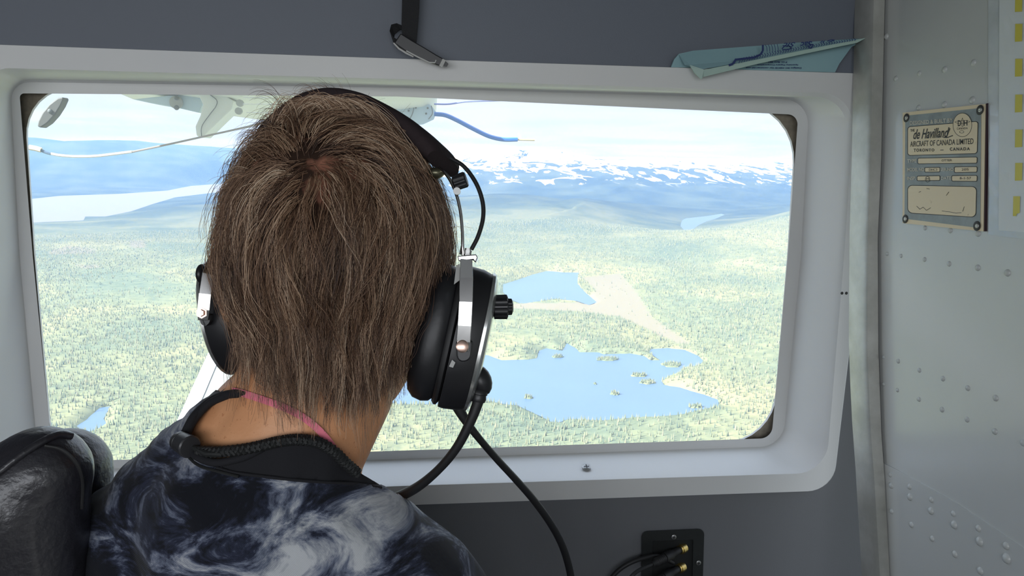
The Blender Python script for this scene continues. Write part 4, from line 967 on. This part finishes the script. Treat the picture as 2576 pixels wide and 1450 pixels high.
# --- hair
EA, EB, EC = .079, .098, .094
def make_hair():
    r = np.random.default_rng(21)
    crown = np.array([.000, .046, -math.sqrt(1 - (.046 / EB) ** 2) * EC])
    ax = np.array([EA, EB, EC])
    NG, CH, NPT = 1350, 18, 15
    v = r.normal(size=(NG * 5, 3)); v /= np.linalg.norm(v, axis=1)[:, None]; p = v * ax
    ok = ~((p[:, 2] > .03) & (p[:, 1] < .045)) & (p[:, 1] > -.082 - .02 * r.random(len(p))) & ~((p[:, 2] > .045) & (p[:, 1] < .07))
    p = p[ok][:NG]; NGr = len(p)
    def grow(p0, L, wild):
        n_ = len(p0); P = np.zeros((n_, NPT, 3)); P[:, 0] = p0; pos = p0.copy(); ds = L / (NPT - 1)
        away = pos - crown; nn = pos / ax ** 2; nn /= np.linalg.norm(nn, axis=1)[:, None]
        swirl = np.cross(nn, away); 
        d = away + .45 * swirl; d -= nn * (d * nn).sum(1)[:, None]; d /= np.linalg.norm(d, axis=1)[:, None] + 1e-9
        lift = (r.uniform(.07, .22, n_) + wild * .10) * (1 - .62 * np.clip(p0[:, 1] / .09, 0, 1))
        side = r.normal(0, 1.0, (n_, 3)) * np.array([1, .3, .8])
        down = np.array([0, -1.0, 0.02])
        for k in range(1, NPT):
            t_ = k / (NPT - 1)
            g = .10 + .42 * np.clip((-(pos[:, 1]) + .05) / .10, 0, 1) + .12 * t_
            d = d * (1 - g)[:, None] + down * g[:, None] + side * (.06 + .10 * wild)[:, None] + r.normal(0, .11, (n_, 3))
            nn = pos / ax ** 2; nn /= np.linalg.norm(nn, axis=1)[:, None]
            inward = (d * nn).sum(1)
            on = pos[:, 1] > -.065
            d -= nn * (inward * np.where(on, 1, .0))[:, None]
            d /= np.linalg.norm(d, axis=1)[:, None] + 1e-9
            pos = pos + d * ds[:, None]
            q = np.sqrt(((pos / ax) ** 2).sum(1)); tgt = 1.03 + lift * np.sin(np.minimum(t_ * 2.0, 1.57)) 
            q2 = np.where(on, tgt, q)
            pos = pos * (1 + (np.where(q < tgt, q2 / q - 1, (q2 / q - 1) * .35)))[:, None]
            # the nape: fall just off the neck, drawn slightly inwards
            low = pos[:, 1] < -.07
            pos[low, 0] *= .985; 
            P[:, k] = pos
        return P
    yend = -.096 - .044 * r.random(NGr) ** 1.8 + .015 * (np.abs(p[:, 0]) > .05)
    L = r.uniform(.055, .115, NGr) + np.clip(p[:, 1], 0, .1) * .25
    L = np.where((p[:, 2] < .03), np.minimum(L, np.maximum((p[:, 1] - yend) * 1.08 + .01, .02)), L)
    wild = (r.random(NGr) < .16).astype(float)
    Gd = grow(p, L, wild)
    tt = np.linspace(0, 1, NPT)[None, None, :, None]
    off = r.normal(0, 1, (NGr, CH, 1, 3)) * r.uniform(.0022, .0040, (NGr, 1, 1, 1)); cl = r.uniform(.55, 1.08, (NGr, 1, 1, 1))
    ln = r.uniform(.75, 1.06, (NGr, CH, 1, 1))
    Cc = Gd[:, None] + off * (1 - cl * tt ** 1.2)
    Cc += np.cumsum(r.normal(0, .00034, (NGr, CH, NPT, 3)), axis=2) + np.sin(tt * r.uniform(4, 12, (NGr, CH, 1, 1)) + r.uniform(0, 6, (NGr, CH, 1, 3))) * .0013 * tt
    Cc = Cc[:, :, :1] + (Cc - Cc[:, :, :1]) * ln
    Cc = Cc.reshape(-1, NPT, 3)
    tone = (r.beta(1.1, 1.9, (NGr, 1)) * .62 + r.beta(.8, 1.5, (NGr, CH)) * .42).reshape(-1)
    rad0 = r.uniform(.00011, .00021, len(Cc))
    # stray, wind-blown hairs on top and around the outline
    NF = 560; s = np.linspace(0, 1, NPT)[None, :, None]
    th = np.where(r.random(NF) < .55, r.normal(.48, .32, NF), r.uniform(-1.6, 1.75, NF))   # angle left of straight up
    rt = np.stack([-np.sin(th) * EA * 1.0, np.cos(th) * EB * 1.0, r.uniform(-.03, .03, NF)], -1)
    outw = rt / np.linalg.norm(rt, axis=1)[:, None]
    top = (th > -.1) & (th < 1.0)
    Ls = np.where(top, r.uniform(.016, .050, NF) * r.uniform(.5, 1, NF), r.uniform(.010, .030, NF))
    phi0 = np.pi / 2 + th + r.normal(0, .45, NF); kap = np.where(top, r.uniform(1.2, 5.4, NF), r.uniform(.2, 2.0, NF)) * np.where(th > -.15, 1, -1)
    phi = phi0[:, None] + kap[:, None] * s[:, :, 0]; st_ = (Ls / (NPT - 1))[:, None]
    FL = np.zeros((NF, NPT, 3)); FL[:, :, 0] = np.cumsum(np.cos(phi) * st_, 1); FL[:, :, 1] = np.cumsum(np.sin(phi) * st_, 1); FL[:, :, 2] = r.normal(0, .3, (NF, 1)) * Ls[:, None] * s[:, :, 0]
    FL += rt[:, None]
    NTF, CT = 15, 15          # curly tufts standing up at the upper left
    tth = np.repeat(r.uniform(.02, .85, NTF), CT) + r.normal(0, .03, NTF * CT); tk = np.repeat(r.uniform(1.5, 4.6, NTF), CT) + r.normal(0, .35, NTF * CT); tl = np.repeat(r.uniform(.014, .034, NTF), CT) * r.uniform(.75, 1.1, NTF * CT)
    tp = np.repeat(r.normal(-.25, .3, NTF), CT) + np.pi / 2 + tth; tz_ = np.repeat(r.uniform(-.04, .02, NTF), CT)
    trt = np.stack([-np.sin(tth) * EA, np.cos(tth) * EB, tz_ + r.normal(0, .002, NTF * CT)], -1) * np.array([1, 1, 1]) * 1.02
    tph = tp[:, None] + tk[:, None] * s[:, :, 0] ** 1.2; TF = np.zeros((NTF * CT, NPT, 3)); TF[:, :, 0] = np.cumsum(np.cos(tph) * (tl / (NPT - 1))[:, None], 1); TF[:, :, 1] = np.cumsum(np.sin(tph) * (tl / (NPT - 1))[:, None], 1)
    TF[:, :, 2] = -.15 * tl[:, None] * s[:, :, 0]; TF += trt[:, None]
    FL = np.concatenate([FL, TF]); NF = len(FL)
    # locks combed over the headband
    NL = 46; a0 = r.uniform(-.1, .75, NL); lk = []
    for i in range(NL):
        c0 = np.array([-.040 + .035 * r.random(), .085, -.045 + .02 * r.random()]); reach = r.uniform(.03, .085)
        base = np.array([c0 + np.array([reach * u, .026 * math.sin(math.pi * min(u * .9, 1)) - .045 * u * u, -.004 - .006 * u]) for u in np.linspace(0, 1, NPT)])
        for j in range(10): lk.append(base + r.normal(0, .0016, 3) + np.cumsum(r.normal(0, .0004, (NPT, 3)), axis=0))
    lk = np.array(lk)
    allp = np.concatenate([Cc, FL, lk]); tone = np.concatenate([tone, r.uniform(.1, .6, NF), r.uniform(.25, .95, len(lk))]); rad0 = np.concatenate([rad0, r.uniform(.00010, .00016, NF), r.uniform(.00014, .0002, len(lk))])
    B = np.array([CR, CU, CF]); return allp @ B + np.array(HC), tone, rad0, NPT
hp, tone, rad0, NPT = make_hair()
# keep every hair outside the neck and collar
hc = bpy.data.hair_curves.new('hair'); hc.add_curves([NPT] * len(hp))
hc.attributes['position'].data.foreach_set('vector', hp.astype(np.float32).ravel())
ra = hc.attributes.get('radius') or hc.attributes.new('radius', 'FLOAT', 'POINT')
taper = np.linspace(1, .25, NPT) ** .7
ra.data.foreach_set('value', (rad0[:, None] * taper[None]).astype(np.float32).ravel())
ta_ = hc.attributes.new('tone', 'FLOAT', 'CURVE'); ta_.data.foreach_set('value', tone.astype(np.float32))
mh = bpy.data.materials.new('hair'); mh.use_nodes = True; t = mh.node_tree; b = t.nodes['Principled BSDF']; b.inputs['Roughness'].default_value = .42; b.inputs['Specular IOR Level'].default_value = .45
a1 = N(t, 'ShaderNodeAttribute', attribute_name='tone'); r4 = ramp(t, [(0, (.016, .008, .006)), (.22, (.085, .043, .026)), (.45, (.27, .155, .092)), (.68, (.60, .41, .27)), (1, (.88, .74, .58))]); t.links.new(a1.outputs['Fac'], r4.inputs[0]); t.links.new(r4.outputs[0], b.inputs['Base Color'])
hc.materials.append(mh)
hairo = bpy.data.objects.new('hair', hc); COL.objects.link(hairo); hairo.parent = person; hairo.matrix_parent_inverse = Matrix.Translation(-person.location)
# the dense under-layer of hair against the scalp
cap_ = MB(); cap_.ball(HC, (EA + .001, EB + .001, EC + .001), ax=CAMB, n=48)
cme = bpy.data.meshes.new('scalp_hair'); cme.from_pydata([tuple(v) for v in cap_.v], [], cap_.f); cme.update()
cc = np.array([[*(p.center - HC)] for p in cme.polygons]); l_ = cc @ np.array([CR, CU, CF]).T
kp = ~((l_[:, 2] > .03) & (l_[:, 1] < .05)) & (l_[:, 1] > -.085)
ms = bpy.data.materials.new('scalp'); ms.use_nodes = True; t = ms.node_tree; b = t.nodes['Principled BSDF']; b.inputs['Roughness'].default_value = .8; b.inputs['Specular IOR Level'].default_value = .1
c_ = N(t, 'ShaderNodeTexCoord'); n1 = N(t, 'ShaderNodeTexNoise', ins={'Scale': 40.0, 'Detail': 4.0}); t.links.new(c_.outputs['Object'], n1.inputs['Vector'])
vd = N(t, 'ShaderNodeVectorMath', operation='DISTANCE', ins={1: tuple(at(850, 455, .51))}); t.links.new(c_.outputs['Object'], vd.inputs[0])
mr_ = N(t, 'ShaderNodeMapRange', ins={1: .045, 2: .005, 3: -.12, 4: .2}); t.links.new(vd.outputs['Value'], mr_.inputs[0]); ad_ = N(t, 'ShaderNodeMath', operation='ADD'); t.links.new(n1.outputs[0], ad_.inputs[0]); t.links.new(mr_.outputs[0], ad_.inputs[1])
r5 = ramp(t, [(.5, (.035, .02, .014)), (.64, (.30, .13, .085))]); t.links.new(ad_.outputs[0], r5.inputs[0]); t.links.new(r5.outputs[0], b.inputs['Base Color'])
link('scalp_hair', submesh(cme, kp, 'scalp_hair'), ms, person, smooth=True)

# ================================================================== THE HEADSET
hs_ = empty('headset', at(870, 640, .6), 'black and chrome aviation headset worn over the head of the passenger', 'headset')
m_cush = mat('black_leatherette', (.012, .012, .014), .42, bump=(120, .2, .001))
m_pad = mat('brown_black_pad', (.032, .023, .025), .9, spec=.2, bump=(180, .5, .0015))
def cupset(sgn, c, dep, ax2, hh, hd, screw_px, knob_px, strap_pts, strap_w, lug_px):
    """c = pixel at the inner side of the cushion; ax2 = outward axis in the camera's right/up/forward directions"""
    A_ = (CR * ax2[0] + CU * ax2[1] + CF * ax2[2]).normalized(); U = (CU - A_ * CU.dot(A_)).normalized(); Wd = A_.cross(U); C0 = at(*c, dep)
    def ring(h, s, n_=36):
        o = []
        for k in range(n_):
            th = 2 * math.pi * k / n_; cs, sn = math.cos(th), math.sin(th)
            o.append(C0 + A_ * h + U * (abs(cs) ** .85 * math.copysign(1, cs) * hh * s) + Wd * (abs(sn) ** .85 * math.copysign(1, sn) * hd * s))
        return o
    cup = MB().loft([ring(h, s) for h, s in ((.0265, .80), (.0265, .99), (.030, 1.0), (.040, .99), (.0475, .95), (.048, .91), (.048, .5))]).build('ear_cup', m_black, hs_, smooth=True)
    MB().loft([ring(h, s) for h, s in ((.0, .55), (-.002, .70), (.000, .84), (.005, .93), (.012, .96), (.018, .94), (.0215, .88), (.0215, .6))]).build('ear_cushion', m_cush, hs_, smooth=True)
    MB().loft([ring(h, s) for h, s in ((.0205, .6), (.0205, .93), (.0225, .97), (.0245, .97), (.0262, .92), (.0262, .6))]).build('seal_ring', m_rubber, cup, smooth=True)
    MB().loft([ring(h, s) for h, s in ((.0468, .90), (.0468, .968), (.0492, .968), (.0515, .90), (.0530, .78), (.0540, .5), (.0545, .02))]).build('cup_cap', mat('silver_cap', (.55, .56, .54), .22, .85), cup, smooth=True)
    return A_, U, Wd, C0, cup
A1, U1, W1, C1, cupR = cupset(1, (1058, 828), .590, (.968, -.215, .09), .058, .041, 0, 0, 0, 0, 0)
A2, U2, W2, C2, cupL = cupset(-1, (696, 770), .625, (-.955, -.20, .16), .052, .038, 0, 0, 0, 0, 0)
def flatband(pts, ws, th, name, m, par, tw=None):
    mb = MB(); R = []
    P = [at(*p) for p in pts]
    for i, p in enumerate(P):
        tn = (P[min(i + 1, len(P) - 1)] - P[max(i - 1, 0)]).normalized(); nn = (-p).normalized(); nn = (nn - tn * nn.dot(tn)).normalized(); w = tn.cross(nn)
        if tw: c_, s_ = math.cos(tw), math.sin(tw); w, nn = w * c_ + nn * s_, nn * c_ - w * s_
        hw_ = ws[i] * p.length / FPX
        R.append([p - w * hw_ - nn * th, p - w * hw_ + nn * th, p + w * hw_ + nn * th, p + w * hw_ - nn * th])
    mb.loft(R); return mb.build(name, m, par, bevel=.0004)
# right stirrup strip, bracket and screw
DB = .540
stp = flatband([(1173, 652, DB), (1173, 700, DB - .003), (1172, 760, DB - .005), (1169, 820, DB - .005), (1166, 860, DB - .004), (1164, 884, DB - .003)], [15, 17, 17, 17, 17, 14], .0009, 'stirrup', m_chrome, hs_)
MB().lathe(at(1163, 872, DB - .005), -ray(1163, 872), [(0, .0046), (.0012, .0046), (.0018, .0034), (.0018, .0001)], 20).build('stirrup_screw', mat('copper_screw', (.66, .46, .38), .3, 1.0), stp, smooth=True)
MB().prism([at(x, y, DB + .001) for x, y in outline([(1146, 858, 8), (1190, 858, 8), (1184, 908, 14), (1150, 914, 18)], 5)], CF * .006).build('pivot_lug', m_black, cupR, bevel=.001)
MB().prism([at(x, y, DB - .001) for x, y in [(1150, 644), (1198, 640), (1202, 648), (1196, 662), (1190, 654), (1154, 658)]], CF * .012).build('stirrup_bracket', m_chrome, stp, bevel=.0008)
MB().prism([at(x, y, DB + .012) for x, y in [(1138, 905), (1146, 912), (1140, 925), (1130, 922)]], -CF * .002).build('chrome_stud', m_edge, cupR)
MB().prism([at(x, y, .562) for x, y in [(1148, 668), (1156, 664), (1158, 704), (1142, 716)]], CF * .002).build('guide_plate', m_edge, cupR)
kc = at(1241, 773, .578)
MB().lathe(kc, A1 * .95 + CU * .22, [(0, .0060), (.0006, .0092), (.0105, .0094), (.0112, .0086), (.0112, .0064), (.0145, .0062), (.0155, .004), (.0155, .0001)], 48, flute=(24, .035)).build('volume_knob', m_black, cupR, smooth=False)
# left stirrup
stl = flatband([(556, 616, .60), (538, 650, .592), (524, 690, .586), (516, 740, .584), (512, 780, .584), (511, 806, .585)], [8, 12, 13.5, 13.5, 13.5, 11], .0009, 'stirrup', m_chrome, hs_)
MB().lathe(at(508, 788, .582), -ray(508, 788) + CR * -.3, [(0, .0044), (.001, .0044), (.001, .0030), (.004, .0026), (.004, .0001)], 6).build('stirrup_nut', mat('copper_screw', (.66, .46, .38)), stl)
MB().prism([at(x, y, .588) for x, y in outline([(500, 792, 6), (529, 790, 6), (527, 818, 12), (506, 822, 12)], 5)], CF * .006).build('pivot_lug', m_black, cupL, bevel=.001)
MB().ball(at(508, 690, .60), (.0042, .0085, .008), ax=CAMB).build('knob', m_black, cupL, smooth=True)
MB().prism([at(x, y, .600) for x, y in [(529, 832), (545, 832), (547, 850), (532, 852)]], CF * .002).build('chrome_stud', m_edge, cupL)
# headband: pad over chrome bands
padp = [(1116, 414, .578), (1092, 382, .584), (1048, 344, .592), (990, 308, .600), (928, 280, .606), (860, 268, .610), (795, 278, .610), (735, 310, .608), (685, 350, .602), (652, 398, .596)]
def bigband(pts, w_, th, name, m, par, cr=12):
    P = spline([at(*p) for p in pts], 5); R = []; mb = MB()
    for i, p in enumerate(P):
        tn = (P[min(i + 1, len(P) - 1)] - P[max(i - 1, 0)]).normalized(); up_ = (p - HC); up_ = (up_ - tn * up_.dot(tn)).normalized(); ww = tn.cross(up_)
        e = min(1, .72 + .28 * min(i, len(P) - 1 - i) / 3)
        R.append([p + ww * (w_ * e * math.copysign(abs(math.cos(a)) ** .55, math.cos(a))) + up_ * (th * e * math.copysign(abs(math.sin(a)) ** .8, math.sin(a))) for a in [2 * math.pi * k / 20 for k in range(20)]])
    mb.loft(R); return mb.build(name, m, par, smooth=True)
pad = bigband(padp, .032, .0085, 'headband_pad', m_pad, hs_)
def wire(pts, r_px, name, m, par, n=6, seg=10):
    P = spline([at(*p) for p in pts], n); r = r_px if not hasattr(r_px, '__len__') else np.interp(np.linspace(0, 1, len(P)), np.linspace(0, 1, len(r_px)), r_px)
    r = [(r if not hasattr(r, '__len__') else r[i]) * (P[i].length) / FPX for i in range(len(P))]
    return MB().tube(P, r, seg).build(name, m, par, smooth=True)
post1 = wire([(1104, 422, .572), (1128, 446, .566), (1147, 486, .560), (1158, 530, .557), (1163, 580, .554), (1164, 620, .553), (1166, 650, .553)], 4.2, 'band_rod', m_chrome, hs_)
wire([(1118, 430, .580), (1139, 462, .574), (1153, 505, .568), (1161, 560, .563), (1165, 600, .56), (1158, 640, .556)], 3.0, 'band_rod', m_chrome, hs_)
MB().lathe(at(1141, 462, .560), CR * .92 + CU * .30 - CF * .1, [(0, .004), (.001, .0058), (.0095, .0060), (.0105, .0050), (.0105, .0001)], 40, flute=(20, .04)).build('slider_knob', m_black, hs_)
MB().lathe(at(1150, 482, .557), -CF, [(0, .0028), (.003, .0028), (.003, .0001)], 14).build('slider_screw', m_steel, post1, smooth=True)
MB().ball(at(1096, 436, .574), (.007, .0045, .006), ax=CAMB).build('band_clip', mat('olive_steel', (.18, .17, .11), .35, .8), pad, smooth=True)
wire([(1134, 398, .574), (1168, 420, .57), (1198, 462, .566), (1214, 508, .563), (1215, 550, .56), (1203, 594, .557), (1186, 628, .555)], 5.4, 'crossover_wire', m_rubber, hs_)
MB().lathe(at(1176, 640, .553), CU * 1 + CR * .1, [(-.002, .0036), (.000, .0036), (.000, .0028), (.003, .0030), (.003, .0024), (.0045, .0024), (.0045, .0001)], 6).build('wire_ferrule', m_steel, stp)
MB().ball(at(655, 402, .585), (.0075, .006, .006), ax=CAMB).build('slider_knob', mat('brown_knob', (.10, .08, .06), .5), hs_, smooth=True)
wire([(640, 410, .59), (600, 470, .60), (570, 540, .605), (556, 616, .60)], 4.0, 'band_rod', m_chrome, hs_)
# cable glands and cables
MB().ball(at(1209, 958, .575), (.0088, .0125, .009), ax=((CR + CU * .35).normalized(), (CU - CR * .35).normalized(), CF)).build('cable_elbow', m_black, cupR, smooth=True)
cab = wire([(1208, 985, .573), (1203, 1010, .572), (1184, 1060, .572), (1150, 1125, .576), (1105, 1180, .585), (1050, 1226, .60), (990, 1256, .62), (920, 1285, .64)], [13, 14, 12.5, 11.5, 11, 12, 13, 13], 'boom_cable', m_rubber, hs_)
MB().lathe(at(1207, 985, .573), at(1203, 1012, .572) - at(1207, 985, .573), [(-.002, .0048), (.000, .0064), (.0025, .0064), (.003, .0056), (.006, .0060), (.0085, .0050), (.0085, .002)], 20).build('cable_collar', m_black, cab, smooth=True)
wire([(1132, 985, .60), (1143, 1008, .602), (1160, 1040, .604), (1182, 1074, .606), (1212, 1112, .615), (1252, 1158, .64), (1300, 1210, .68), (1345, 1262, .72), (1385, 1318, .76), (1415, 1375, .79), (1434, 1440, .81), (1445, 1520, .82)], [17, 15, 13, 10, 9, 9, 9, 9, 8.8, 8.8, 8.8, 8.8], 'headset_cable', m_rubber, hs_)
MB().prism([at(x, y, .595) for x, y in outline([(1084, 960, 8), (1150, 975, 8), (1130, 1004, 10), (1106, 1012, 8)], 5)], CF * .02).build('cable_gland', m_black, cupR, bevel=.002)

# ================================================================== THE SEAT
seat = empty('seat', at(60, 2300, .6), 'black leather aircraft seat with piped back at the bottom left', 'seat')
lt_ = mat('black_leather', (.022, .021, .026), .34, spec=.6, bump=(150, .45, .0022), coat=.15)
def superbox(c, r, e=3.2, n=40, ax=CAMB):
    mb = MB(); c = Vector(c); Rg = []
    def q(a, m_): return math.copysign(abs(a) ** m_, a)
    for i in range(1, n // 2):
        ph = -math.pi / 2 + math.pi * i / (n // 2)
        Rg.append([c + ax[0] * r[0] * q(math.cos(ph), 2 / e) * q(math.cos(2 * math.pi * k / n), 2 / e) + ax[2] * r[2] * q(math.cos(ph), 2 / e) * q(math.sin(2 * math.pi * k / n), 2 / e) + ax[1] * r[1] * q(math.sin(ph), 2 / e) for k in range(n)])
    return mb.loft(Rg)
tiltS = ((CR * .80 + CF * .60 + CU * .10).normalized(), CU, (CF * .80 - CR * .60).normalized())
bkm = MB()
for a, b, r0 in (((-110, 1310, .52), (105, 1192, .545), .032), ((105, 1192, .545), (80, 1900, .56), .034), ((0, 1300, .535), (0, 1900, .56), .040), ((-110, 1310, .52), (-110, 1900, .55), .044), ((60, 1260, .54), (60, 1900, .56), .036)):
    caps(bkm, at(*a), r0, at(*b), r0 + .004, 16)
bsm = remeshed('backrest', bkm, .004, None, smooth=14); link('backrest', bsm, lt_, seat, smooth=True)
blm = MB(); caps(blm, at(168, 1184, .63), .037, at(160, 1900, .64), .044, 18); caps(blm, at(90, 1200, .60), .034, at(60, 1900, .62), .04, 14)
blm_ = remeshed('side_bolster', blm, .004, None, smooth=10); link('side_bolster', blm_, lt_, seat, smooth=True)
_bb = bmesh.new(); _bb.from_mesh(bsm); bvseat = BVHTree.FromBMesh(_bb); _bb.free()
superbox(at(450, 3000, .66), (.19, .06, .20), 4).build('seat_cushion', lt_, seat, smooth=True)
MB().tube(lay(bvseat, [(-40, 1212), (0, 1186), (55, 1144), (110, 1110), (150, 1094), (180, 1098)], .001, 6), .0030, 10).build('piping', lt_, seat, smooth=True)
MB().tube(lay(bvseat, [(112, 1122), (150, 1130), (180, 1152), (200, 1182), (208, 1220), (206, 1280)], .0004, 6), .0014, 8).build('seam_piping', m_rubber, seat, smooth=True)
bpy.data.objects.remove(_fo)
